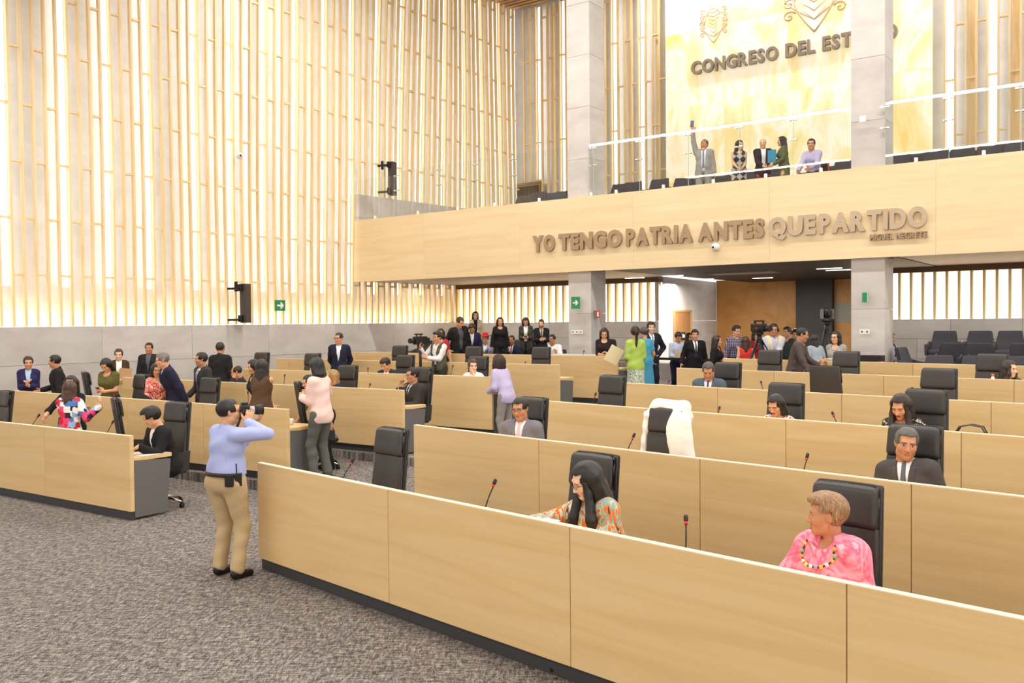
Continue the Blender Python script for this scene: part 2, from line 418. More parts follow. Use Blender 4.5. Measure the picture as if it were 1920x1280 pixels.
# pendant lamps
M_TUBE = emis('FFFBF2', 14, 'lamp_tube')
for k, ((n_, z_, L_)) in enumerate(LAMPS):
    c_ = NF*n_-UF*1.0
    nm = ['front lamp over the desks', 'second lamp over the podium', 'rear lamp behind the podium', 'lamp along the balcony edge', 'lamp in the ceiling at the rear wall'][k]
    t_ = thing('linear_lamp', 'long white linear ceiling fixture, '+nm, 'lamp', (c_.x, c_.y, z_), AF)
    box('housing', (-L_/2, L_/2, -.14, .14, .03, .12), M_WHITE, t_)
    for q in range(int(L_/3)):
        box('tube', (-L_/2+q*3+.08, -L_/2+q*3+2.92, -.125, -.075, .005, .03), M_TUBE, t_)
        box('tube', (-L_/2+q*3+.08, -L_/2+q*3+2.92, .075, .125, .005, .03), M_TUBE, t_)
    mb = MB()
    for q in (-.4, 0, .4): mb.tube([(q*L_, 0, .12), (q*L_, 0, ZC-z_+.1)], .006, 4)
    obj('cable', mb.mesh('cable', M_CHROME), t_)
# ---- balcony: slab, fascia panels
uW = W0.dot(UF); uR = u_at(2150, CF)
zB = ZF1-.46
bl = structure('trim_2', MB().box(uW, uR, .1, CB-CF+.1, zB-.25, zB).mesh('balcony_slab', M_STONE), tuple(NF*CF)+(0,), AF)
pts = [uW]+[u_at(px, CF) for px in (797,)]
while pts[-1] < uR: pts.append(pts[-1]+3.3)
for a, b in zip(pts, pts[1:]): box('fascia_panel', (.0015, b-a-.0015, 0, .12, ZF0, ZF1), M_FASC, bl, (a, 0, 0))
# dark and metallic soffit
uK0, uK1 = u_at(1135, CF), u_at(1656, CF)       # between the columns
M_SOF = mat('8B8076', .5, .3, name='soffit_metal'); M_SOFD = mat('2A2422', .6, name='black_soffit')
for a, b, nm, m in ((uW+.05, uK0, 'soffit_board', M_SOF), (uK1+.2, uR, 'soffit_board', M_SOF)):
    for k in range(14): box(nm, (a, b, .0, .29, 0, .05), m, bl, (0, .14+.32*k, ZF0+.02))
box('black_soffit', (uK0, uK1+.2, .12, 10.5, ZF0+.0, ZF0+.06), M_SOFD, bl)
for (px, py, du, dn) in ((1392, 511, 1.7, .9),):
    p = on_z(px, py, ZF0-.005); q = xy(p); box('ceiling_vent', (-du/2, du/2, -dn/2, dn/2, -.03, 0), mat('8E8A84', .5), bl, (q.dot(UF), q.dot(NF)-CF, ZF0-.001))
for (px, py) in ((1262, 517), (1190, 521), (1555, 503), (1572, 506), (1320, 523), (1430, 521)):
    p = on_z(px, py, ZF0-.005); q = xy(p); box('slot_light', (-.3, .3, -.03, .03, -.015, .0), emis('FFF3DD', 3), bl, (q.dot(UF), q.dot(NF)-CF, ZF0-.001))
lt = thing('wall_lettering', 'bronze capitals reading YO TENGO PATRIA ANTES QUE PARTIDO on the balcony front', 'lettering', tuple(NF*(CF-.035))+(0,), AF)
words_ = [('YO', 1002, 1043, M_LET2), ('TENGO', 1051, 1169, M_LET2), ('PATRIA', 1177, 1301, M_LET2), ('ANTES', 1311, 1435, M_LET2), ('QUE', 1443, 1531, M_LET3), ('PARTIDO', 1538, 1739, M_LET3)]
zb = base_z(1100, 463.5, CF); hc = base_z(1100, 434.4, CF)-zb
zb2 = base_z(1640, 431, CF); hc2 = base_z(1640, 395, CF)-zb2
print('LETZ', zb, zb2, hc, hc2); zb = (zb+zb2)/2; hc = (hc+hc2)/2
for wd, a, b, m in words_: letters(lt, wd, u_at(a, CF), u_at(b, CF), zb, hc, 0, m, .07, .055)
l2 = thing('wall_lettering', 'small bronze capitals reading MIGUEL NEGRETE under the word PARTIDO', 'lettering', tuple(NF*(CF-.03))+(0,), AF)
zb = base_z(1640, 450, CF); hc = base_z(1640, 439, CF)-zb
letters(l2, 'MIGUEL NEGRETE', u_at(1632, CF), u_at(1739, CF), zb, hc, 0, M_LET2, .05, .035)
for n0, zz in ((1.35, .18), (2.75, .36)): box('balcony_step', (uW+.3, uR, n0, CB-CF-.1, -.05, zz), M_CARPET, bl, (0, 0, zB))
# ---- columns
CW = .66
def column(px_corner, n, name):
    u1 = u_at(px_corner, CF)          # right front corner
    c = structure(name, None, tuple(NF*CF)+(0,), AF)
    u0 = u1-CW
    z = .0; k = 0
    while z < ZC+.2:
        hz = 1.28
        if not (z < 3.5 < z+hz): pass
        me = MB().box(.0, CW, 0, CW*1.12, .002, hz-.002, bev=.004, seg=1).mesh('stone_block', M_STONE)
        obj('stone_block', me, c, (u0, .122, z)); z += hz; k += 1
    return u0, u1
cL = column(1104, 0, 'trim_3'); cR = column(1656.5, 0, 'trim_4')
# ---- back wall under the balcony (left part, middle part, right part) and the entrance recess
wu = structure('wall_rear', None, tuple(NF*CBL)+(0,), AF)
uCL = (W0+WD*tCL).dot(UF)
uM1 = u_at(1235, CBL)
PX_R0 = u_at(1600, CBL)
M_BACKLIT = emis('FFF4DC', 1.15, 'backlit_panel')
def lower_wall(a, b, seed):
    clad(wu, a, b, .4, ZD-.02, 1.5, .5, 0, seed=seed, depth=.35)
    box('backlit_panel', (a, b, .22, .25, ZD-.02, ZF0-.12), M_BACKLIT, wu)
    lampstrip(wu, a, b, .14, ZD-.02, M_STRIP, .08)
    box('head_rail', (a, b, -.01, .3, ZF0-.12, ZF0+.05), mat('6B4F33', .5), wu)
    me = MB().box(-.03, .03, 0, .14, ZD-.02, ZF0-.12).mesh('slat', M_SLAT)
    t = a+.03
    while t < b: obj('slat', me, wu, (t, 0, 0)); t += .266
lower_wall(uCL, uM1-.0, 21); lower_wall(PX_R0, u_at(2150, CBL), 22)
# grey return wall with the side door, bronze rear wall
q1 = xy(on_plane(1235, 600, NF, CBL)); CR2 = 28.6; q2 = xy(on_plane(1343, 600, NF, CR2))
dv = (q2-q1); LR = dv.length; AR2 = math.atan2(dv.y, dv.x)
ws = structure('wall_side', None, (q1.x, q1.y, 0), AR2)
clad(ws, 0, LR, .4, ZD-.02, 1.9, .65, .0, seed=31); clad(ws, 0, LR, ZD-.02, ZF0+.05, 2.6, 1.3, .0, seed=32, m=M_STONE)
def t_on(px):
    s = (px-960)/FPX; return (s*q1.y-q1.x)/((dv.x-s*dv.y)/LR)
ta, tb = t_on(1262), t_on(1295)
d2 = structure('door_2', None, (q1.x, q1.y, 0), AR2)
pz = Vector((0, 0, H))
zdt = .575+2.05
box('door_leaf', (ta+.07, tb-.07, -.03, .02, .55, zdt), M_DOOR, d2)
obj('door_frame', MB().box(ta, ta+.07, -.05, .02, .55, zdt+.06).box(tb-.07, tb, -.05, .02, .55, zdt+.06).box(ta+.07, tb-.07, -.05, .02, zdt, zdt+.06).mesh('door_frame', mat('A98A5C', .5)), d2)
ds = box('door_sign', (-.16, .16, -.05, -.035, -.12, .12), M_BLACK, d2, ((ta+tb)/2, 0, zdt-.75))
box('pictogram', (-.09, -.03, -.055, -.05, -.06, .06), M_WHITE, ds); box('pictogram', (.0, .1, -.055, -.05, -.05, .04), M_WHITE, ds)
wr = structure('wall_entrance', None, tuple(NF*CR2)+(0,), AF)
ux = [u_at(px, CR2) for px in (1343, 1458, 1493)]; ub = [u_at(px, CR2-.2) for px in (1493, 1543)]; uy = [u_at(px, CR2) for px in (1543, 1650, 1750)]
for a, b in ((ux[0], ux[1]), (ux[1], ux[2]), (uy[0], uy[1]), (uy[1], uy[2])): box('bronze_panel', (.006, b-a-.006, 0, .05, .4, ZF0+.1), M_BRONZE, wr, (a, 0, 0))
box('black_pier', (ub[0], ub[1]+.3, -.25, .1, .4, ZF0+.05), mat('2B2522', .5), wr)
p = on_plane(1584, 586, NF, CR2-.05); box('wall_plate', (-.45, .25, 0, .03, -.3, .3), mat('8B8578', .5), wr, (xy(p).dot(UF), -.04, p.z))
# platform steps for the audience, left and right
for a, b, nm in ((uW+.3, cL[0]-.0, 'audience_step'), (cR[1]+.3, u_at(2150, CF), 'audience_step')):
    for n0, z in ((17.6, .78), (19.4, .98), (21.2, 1.2)):
        box(nm, (a, b, n0, CBL-.001, .3, z), M_CARPET, fl, rot=AF)
# ---- glass balustrade
ub_ = [u_at(px, CF) for px in (745, 825, 893, 963, 1113, 1199, 1290, 1386, 1486, 1658, 1777, 1912)]
ub_[0:0] = [uW+.03]; ub_.append(ub_[-1]+1.7); ub_.append(ub_[-1]+1.7)
ztg = [6.55]*1+[7.35]*20
def zt_at(px, py): return on_plane(px, py, NF, CF).z
ZG = zt_at(1386, 228)
gl = thing('glass_balustrade', 'clear frameless glass balustrade on top of the wooden balcony front', 'balustrade', tuple(NF*CF)+(0,), AF)
for a, b in zip(ub_, ub_[1:]):
    if a < uW+.1: zt = ZG-.1
    else: zt = ZG
    segs = [(a, b)]
    for c0, c1 in (cL, cR):
        if a < c0 < b or a < c1 < b: segs = [(a, c0)] if c0 > a+.05 else []; segs += [(c1, b)] if c1 < b-.05 else []
    for (p_, q_) in segs:
        if q_-p_ < .08: continue
        g = obj('glass_pane', MB().box(p_+.006, q_-.006, .04, .052, ZF1+.0, zt).mesh('glass_pane', M_GLASS), gl)
        mb = MB().box(p_+.006, p_+.012, .036, .056, ZF1, zt); obj('pane_edge', mb.mesh('pane_edge', M_GEDGE), g)
        mb = MB().box((p_+q_)/2-.03, (p_+q_)/2+.03, .02, .08, ZF1-.02, ZF1+.09, bev=.008); obj('foot_clamp', mb.mesh('foot_clamp', M_WHITE), g)
    for zc in (ZF1+.75, ZG-.12):
        if a > uW+.1: obj('glass_clamp', MB().box(a-.09, a-.03, .015, .075, zc-.015, zc+.015).box(a+.03, a+.09, .015, .075, zc-.015, zc+.015).box(a-.06, a+.06, .03, .06, zc-.006, zc+.006).mesh('glass_clamp', M_CHROME), gl)
# ================================================================== benches
def seam_u(px, n, c, u, org):
    s = (px-960)/FPX; d = c/(n.x*s+n.y); return (Vector((s*d, d))-org).dot(u)
def bench(label, org, ang, U, xs, base, grp, left_end=True, right_end=True):
    """org: left end of the front face, xs: panel borders along the row"""
    b = thing('desk_row', label, 'desk', (org.x, org.y, base), ang, grp)
    for i, (a, c) in enumerate(zip(xs, xs[1:])):
        me = MB().box(.003, c-a-.003, 0, .055, .11, PANEL_H, bev=.003, seg=1).mesh('panel', M_WOOD)
        obj('panel', me, b, (a, 0, 0))
    box('top_edge_highlight', (xs[0]+.003, xs[-1]-.003, .001, .054, PANEL_H, PANEL_H+.006), M_EDGE_HIGHLIGHT, b)  # thin banding strip, overhead light on the desk rim painted into its colour
    box('plinth', (xs[0]+.01, xs[-1]-.01, .03, .06, 0, .11), M_DARK, b)
    n = max(1, round((xs[-1]-xs[0])/1.92)); w_ = (xs[-1]-xs[0])/n
    for k in range(n):
        tp = box('desktop', (.003, w_-.003, .056, .58, .715, .765), M_WOOD, b, (xs[0]+k*w_, 0, 0), bev=.004)
    ends = ([xs[0]] if left_end else [])+([xs[-1]-.03] if right_end else [])
    mids = [xs[0]+k*w_ for k in range(1, n)]
    pr = [(.056, .0), (.50, .0), (.56, .66), (.056, .70)]
    for e in ends: obj('end_panel', MB().prism(pr, 0, .03, 'x').mesh('end_panel', M_GREY), b, (e, 0, .03))
    for e in mids: obj('support', MB().prism(pr, 0, .03, 'x').mesh('support', M_GREY), b, (e, 0, .0))
    box('inner_board', (xs[0]+.03, xs[-1]-.03, .06, .08, .05, .715), M_GREY, b)
    return b
names_r = ['long front desk row nearest the camera, right block', 'second desk row of the right block, behind the front one', 'third desk row of the right block', 'fourth desk row of the right block', 'fifth desk row of the right block', 'rearmost desk row of the right block, next to the armchairs']
R_SEAMS = [(723, 1065, 1587), (1008, 1311, 1709), (1210, 1473, 1803), (1345, 1578, 1859), (1451, 1657, 1902), (1550, 1712)]
for i in range(6):
    xs = [0]+[seam_u(px, NR, RC[i], UR, RP[i]) for px in R_SEAMS[i]]
    while xs[-1] < [9.2, 9.5, 9.5, 9.5, 9.5, 9.5][i]: xs.append(xs[-1]+1.9)
    bench(names_r[i], RP[i], AR, UR, xs, BASES[i], 'curved rows of birch desks', True, True)
names_l = ['front desk row at the left edge, next to the open carpet', 'second desk row on the left, behind the photographer', 'third desk row on the left', 'fourth desk row in the middle', 'fifth desk row in the middle', 'rearmost desk row in the middle, by the left column']
L_SEAMS = [(79,), (378, 236), (), (755,), (), ()]
L_LEFT = [-260, -70, 196, 455, 516, 642]
for i in range(6):
    def uu(px): return seam_u(px, NL, LC[i], UL, LP[i])
    a = uu(L_LEFT[i]); xs = [0]
    for px in L_SEAMS[i]: xs.append(uu(px))
    while xs[-1]-1.9 > a+.3: xs.append(xs[-1]-1.9)
    xs.append(a); xs = sorted(xs)
    bench(names_l[i], LP[i], AL, UL, xs, BASES[i], 'curved rows of birch desks', True, True)
ROW = {}
for i in range(6):
    ROW['R%d' % (i+1)] = (NR, RC[i], UR, AR, BASES[i]); ROW['L%d' % (i+1)] = (NL, LC[i], UL, AL, BASES[i])
def seat_pos(row, px, off):
    n, c, u, a, b = ROW[row]; s = (px-960)/FPX; d = (c+off)/(n.x*s+n.y); return Vector((s*d, d)), a, b
# ================================================================== chairs
def rbox(x0, x1, y0, y1, z0, z1, bev, seg=3, sub=0):
    mb = MB(); mb.box(x0, x1, y0, y1, z0, z1)
    if sub: bmesh.ops.subdivide_edges(mb.bm, edges=mb.bm.edges[:], cuts=sub, use_grid_fill=True)
    es = [e for e in mb.bm.edges if len(e.link_faces) == 2 and e.calc_face_angle() > .5]
    bmesh.ops.bevel(mb.bm, geom=es, offset=bev, segments=seg, affect='EDGES', profile=.5)
    return mb
def bend(p):      # lean of the chair back and its gentle curve
    z = p.z; k = (z-.45)/.85; w_ = 1.06-.14*k
    return (p.x*w_, p.y+.12*k+.05*(p.x/.25)**2*-.6, z)
def chair_meshes():
    m = {}
    m['seat'] = rbox(-.245, .245, -.26, .24, .42, .51, .035, 3, 2).mesh('seat', M_LEATH, True)
    m['backrest'] = rbox(-.232, .232, .22, .262, .50, 1.345, .016, 2, 3).map(bend).mesh('backrest', M_LEATH, True)
    m['back_cushion'] = rbox(-.225, .225, .175, .225, .50, 1.10, .022, 3, 2).map(bend).mesh('back_cushion', M_LEATH, True)
    m['headrest'] = rbox(-.226, .226, .140, .235, 1.085, 1.345, .042, 4, 2).map(bend).mesh('headrest', M_LEATH, True)
    def arm(s):
        mb = MB().prism([(-.20, .46), (.22, .46), (.25, .72), (-.16, .69), (-.20, .60)], -.014, .014, 'x')
        return mb.map(lambda p: (p.x+s*.275, p.y, p.z)).mesh('armrest', M_LEATH)
    m['armrest'] = arm(1); m['armrest2'] = arm(-1)
    m['gas_column'] = MB().tube([(0, 0, .1), (0, 0, .42)], [.03, .025], 10).mesh('gas_column', M_CHROME)
    mb = MB()
    for k in range(5):
        a = k*2*PI/5+.3; mb.tube([(0, 0, .12), (.15*math.cos(a), .15*math.sin(a), .115), (.31*math.cos(a), .31*math.sin(a), .075)], [.03, .022, .014], 6)
    m['star_base'] = mb.mesh('star_base', M_CHROME)
    m['caster'] = MB().tube([(-.022, 0, .028), (.022, 0, .028)], .028, 10).box(-.012, .012, -.02, .02, .03, .07).mesh('caster', M_BLACK)
    return m
CH = chair_meshes()
def chair(label, x, y, z, rot, grp='high-backed black leather chairs', plain=False):
    t = thing('office_chair', label, 'chair', (x, y, z), rot, grp)
    for k in ('seat', 'backrest', 'back_cushion', 'headrest', 'gas_column', 'star_base'):
        obj(k, CH[k], t)
    for k in ('armrest', 'armrest2'): obj('armrest', CH[k], t)
    for k in range(5):
        a = k*2*PI/5+.3; obj('caster', CH['caster'], t, (.31*math.cos(a), .31*math.sin(a), 0), a)
    return t
def row_chair(row, px, label, drot=0, off=.92):
    p, a, b = seat_pos(row, px, off+.06); an = a+math.radians(drot); p = p+Vector((math.sin(an), -math.cos(an)))*.30; return chair(label, p.x, p.y, b, an)
row_chair('R1', 733, 'empty black leather chair behind the front row, left of the long haired woman')
row_chair('R1', 1113, 'black leather chair of the woman in the orange and teal blouse')
row_chair('R1', 1588, 'black leather chair of the woman in the pink blouse', 0, .99)
row_chair('R2', 998, 'black leather chair of the man in the grey suit with a pink tie')
row_chair('R2', 1252, 'black leather chair with a white jacket hung over it')
row_chair('R2', 1716, 'black leather chair of the grey haired man in the dark suit')
row_chair('R3', 1148, 'empty black leather chair at the left end of the third row')
row_chair('R3', 1474, 'black leather chair of the woman in the red flowered blouse', 4)
row_chair('R3', 1737, 'black leather chair of the long haired woman in the dark patterned blouse')
row_chair('R4', 1365, 'black leather chair of the man in the blue suit')
row_chair('R4', 1548, 'empty black chair turned away, showing its plain back', 180, .80)
row_chair('R4', 1761, 'empty black leather chair in the fourth row, right of the turned one')
row_chair('R5', 1444, 'empty black chair in front of the cameraman in the beige vest')
row_chair('R5', 1587, 'black chair beside the woman with crossed arms')
row_chair('R5', 1861, 'black chair of the dark haired woman at the right edge')
row_chair('L1', 6, 'black chair cut by the left edge of the photo')
row_chair('L1', 217, 'black chair turned sideways between the hugging woman and the writing man', 150, .95)
row_chair('L1', 331, 'black swivel chair of the man writing, chrome star base showing', 4, .95)
row_chair('L2', 160, 'black chair turned sideways next to the woman with the phone in olive', 155, 1.0)
row_chair('L2', 264, 'black chair in front of the woman in the red and white dress', -8, 1.0)
row_chair('L2', 393, 'empty black leather chair behind the photographer')
row_chair('L2', 560, 'black chair seen from the side by the woman in the pink blouse', 140, .85)
row_chair('L3', 652, 'black chair of the blonde woman with the red scarf')
row_chair('L3', 794, 'black chair of the man in glasses with his hand at his chin', -14, .95)
row_chair('L4', 491, 'black chair behind the woman in the brown dress')
row_chair('L4', 586, 'empty black chair behind the woman in the pink blouse')
row_chair('L4', 760, 'black chair of the man bowed over his desk in the middle')
row_chair('L4', 897, 'black chair of the woman in the white blazer')
row_chair('L5', 638, 'black chair in front of the man in glasses by the wall')
row_chair('L5', 750, 'empty black chair left of the kneeling cameraman')
row_chair('L5', 889, 'empty black chair in front of the man in the white guayabera')
row_chair('L5', 1015, 'empty black chair in front of the man in the white shirt')
# ---- microphones
def mic(row, tip, bpx, label):
    n, c, u, a, b = ROW[row]
    T = on_plane(tip[0], tip[1], n, c+.36); B = on_plane(bpx, tip[1], n, c+.22); B.z = b+.765
    t = thing('gooseneck_microphone', label, 'microphone', (B.x, B.y, B.z), a, 'gooseneck microphones on the desks')
    R = Matrix.Rotation(-a, 3, 'Z'); v = R @ (T-B)
    if v.z < .15: v.z = .15
    box('base', (-.05, .05, -.06, .06, 0, .03), M_BLACK, t, bev=.006)
    P = [Vector((0, 0, .03)), Vector((v.x*.3, v.y*.2, v.z*.40)), Vector((v.x*.62, v.y*.6, v.z*.72)), v*.93]
    obj('stem', MB().tube(P, .005, 6).mesh('stem', M_BLACK), t)
    d = (v-P[2]).normalized(); e = v
    obj('light_ring', MB().tube([e-d*.045, e-d*.028], .012, 8).mesh('light_ring', M_RED), t)
    obj('head', MB().tube([e-d*.03, e-d*.02, e+d*.01, e+d*.02], [.010, .0145, .0145, .006], 8).mesh('head', M_BLACK), t)
for a in (('R1', (662, 862), 628, 'desk microphone left of the empty chair in the front row'), ('R1', (928, 902), 899, 'desk microphone left of the long haired woman in the front row'), ('R1', (1286, 970), 1288, 'upright desk microphone right of the long haired woman'),
          ('R2', (1189, 815), 1166, 'desk microphone left of the chair with the white jacket'), ('R2', (1514, 853), 1500, 'desk microphone left of the grey haired man'),
          ('R3', (1117, 738), 1104, 'desk microphone beside the empty chair at the left end of row three'), ('R3', (1349, 764), 1340, 'desk microphone in row three above the white jacket'), ('R3', (1561, 774), 1582, 'desk microphone in row three leaning left, between the two women'),
          ('R4', (1254, 714), 1249, 'desk microphone at the left end of row four'), ('R4', (1427, 716), 1437, 'desk microphone in row four right of the man in blue'), ('R4', (1710, 728), 1706, 'desk microphone in row four left of the empty chair'),
          ('R5', (1352, 676), 1350, 'desk microphone at the left end of row five'),
          ('L1', (73, 778), 48, 'desk microphone left of the hugging woman'), ('L1', (212, 790), 190, 'desk microphone right of the hugging woman'),
          ('L2', (81, 727), 77, 'desk microphone in front of the woman in the blue blazer'), ('L2', (214, 738), 212, 'desk microphone in front of the woman with the phone in olive'), ('L2', (465, 735), 466, 'desk microphone in front of the woman in the brown dress'),
          ('L3', (410, 708), 405, 'desk microphone in front of the man seen from behind'), ('L3', (534, 703), 531, 'desk microphone between the brown dress and the pink blouse'), ('L3', (694, 720), 686, 'desk microphone left of the man with his hand at his chin'),
          ('L4', (531, 696), 529, 'desk microphone at the left end of the fourth middle row'), ('L4', (690, 690), 690, 'desk microphone left of the bowed man'), ('L4', (849, 686), 842, 'desk microphone left of the woman in the white blazer'),
          ('L5', (582, 666), 580, 'desk microphone at the left end of the fifth middle row'), ('L5', (985, 679), 981, 'desk microphone right of the curly haired woman'), ('L6', (1095, 658), 1089, 'desk microphone left of the woman in black with the phone')):
    mic(*a)
# ---- audience armchairs
def armchair_meshes():
    m = {}
    m['seat'] = rbox(-.27, .27, -.30, .22, .30, .44, .05, 3, 1).mesh('seat', M_FELT, True)
    def bb(p):
        k = (p.z-.4)/.45; return (p.x*(1-.24*max(0, k)), p.y+.14*k+.10*(p.x/.3)**2*-.8, p.z)
    m['backrest'] = rbox(-.31, .31, .2, .28, .36, .86, .035, 3, 3).map(bb).mesh('backrest', M_FELT, True)
    def arm(s): return rbox(-.03, .03, -.30, .26, .30, .62, .025, 3, 1).map(lambda p: (p.x+s*.31+s*.03*(p.z-.4), p.y, p.z-(0 if p.y > 0 else .06*(p.z > .5)))).mesh('arm', M_FELT, True)
    m['arm'] = arm(1); m['arm2'] = arm(-1)
    m['pedestal'] = MB().tube([(0, 0, 0), (0, 0, .03)], .22, 14).tube([(0, 0, .03), (0, 0, .31)], .035, 8).mesh('pedestal', M_CHROME)
    return m
AC = armchair_meshes()
def armchair(label, p, z, rot, grp):
    t = thing('armchair', label, 'armchair', (p.x, p.y, z), rot, grp)
    obj('seat', AC['seat'], t); obj('backrest', AC['backrest'], t); obj('arm', AC['arm'], t); obj('arm', AC['arm2'], t); obj('pedestal', AC['pedestal'], t)
def nf_pos(px, n):
    s = (px-960)/FPX; d = n/(NF.x*s+NF.y); return Vector((s*d, d))
for r, (n, z, pxs, rn) in enumerate(((22.3, 1.2, (1768, 1835, 1892), 'rear row'), (20.5, .98, (1783, 1832, 1918), 'middle row'), (18.6, .78, (1757, 1827, 1897), 'front row'))):
    for k, px in enumerate(pxs):
        armchair('empty charcoal armchair by the right wall, %s, %s' % (rn, ['leftmost', 'second', 'third'][k]), nf_pos(px, n), z, AF, 'charcoal armchairs at the right')
armchair('charcoal armchair seen side-on beside the seated man behind the right column', nf_pos(1718, 19.4), .9, AF+1.4, 'charcoal armchairs at the right')
for px, n, rn in ((953, 20.6, 'behind the seated man in the navy suit'), (983, 20.4, 'right of the man in the navy suit'), (786, 19.4, 'left of the cameraman with the shoulder camera'), (870, 18.9, 'under the man in the white guayabera'), (908, 18.9, 'under the man in the red hat'), (995, 18.9, 'under the woman in black and gold'), (1035, 18.9, 'under the man in the white shirt'), (886, 20.7, 'under the man in the navy blazer')):
    armchair('charcoal armchair '+rn, nf_pos(px, n), .78 if n < 19.4 else .98, AF, 'charcoal armchairs at the left')
bal = [(975, 20.6), (1003, 20.3), (1030, 21.6), (1047, 20.6), (1156, 21.4), (1180, 20.4), (1230, 20.4), (1275, 20.6), (1298, 21.8), (1345, 20.9), (1368, 21.0), (1408, 21.4), (1450, 21.4), (1580, 20.7), (1559, 22.2), (1680, 20.6), (1716, 20.8), (1752, 20.6), (1800, 20.8), (1820, 22.2), (1852, 20.8), (1885, 21.6), (1905, 20.7)]
where = ['leftmost by the doorway', 'second from the doorway', 'third from the doorway, rear', 'left of the left column', 'just right of the left column', 'second right of the left column', 'third right of the left column', 'left of the man with the raised arm', 'behind the man with the raised arm', 'right of the man with the raised arm', 'left of the woman in the diamond print dress', 'right of the woman in the diamond print dress', 'between the jacketed person and the woman in green', 'between the wheelchair and the right column', 'behind the wheelchair', 'first right of the right column', 'second right of the right column', 'third right of the right column', 'fourth right of the right column', 'rear one near the right edge', 'fifth right of the right column', 'rear one at the right edge', 'at the right edge, front']
for (px, n), wh in zip(bal, where):
    armchair('dark grey armchair on the balcony, '+wh, nf_pos(px, n+(.1 if n < 21.2 else .2)), zB+(.18 if n-.2 < 21.2 else .36), AF, 'armchairs on the balcony')
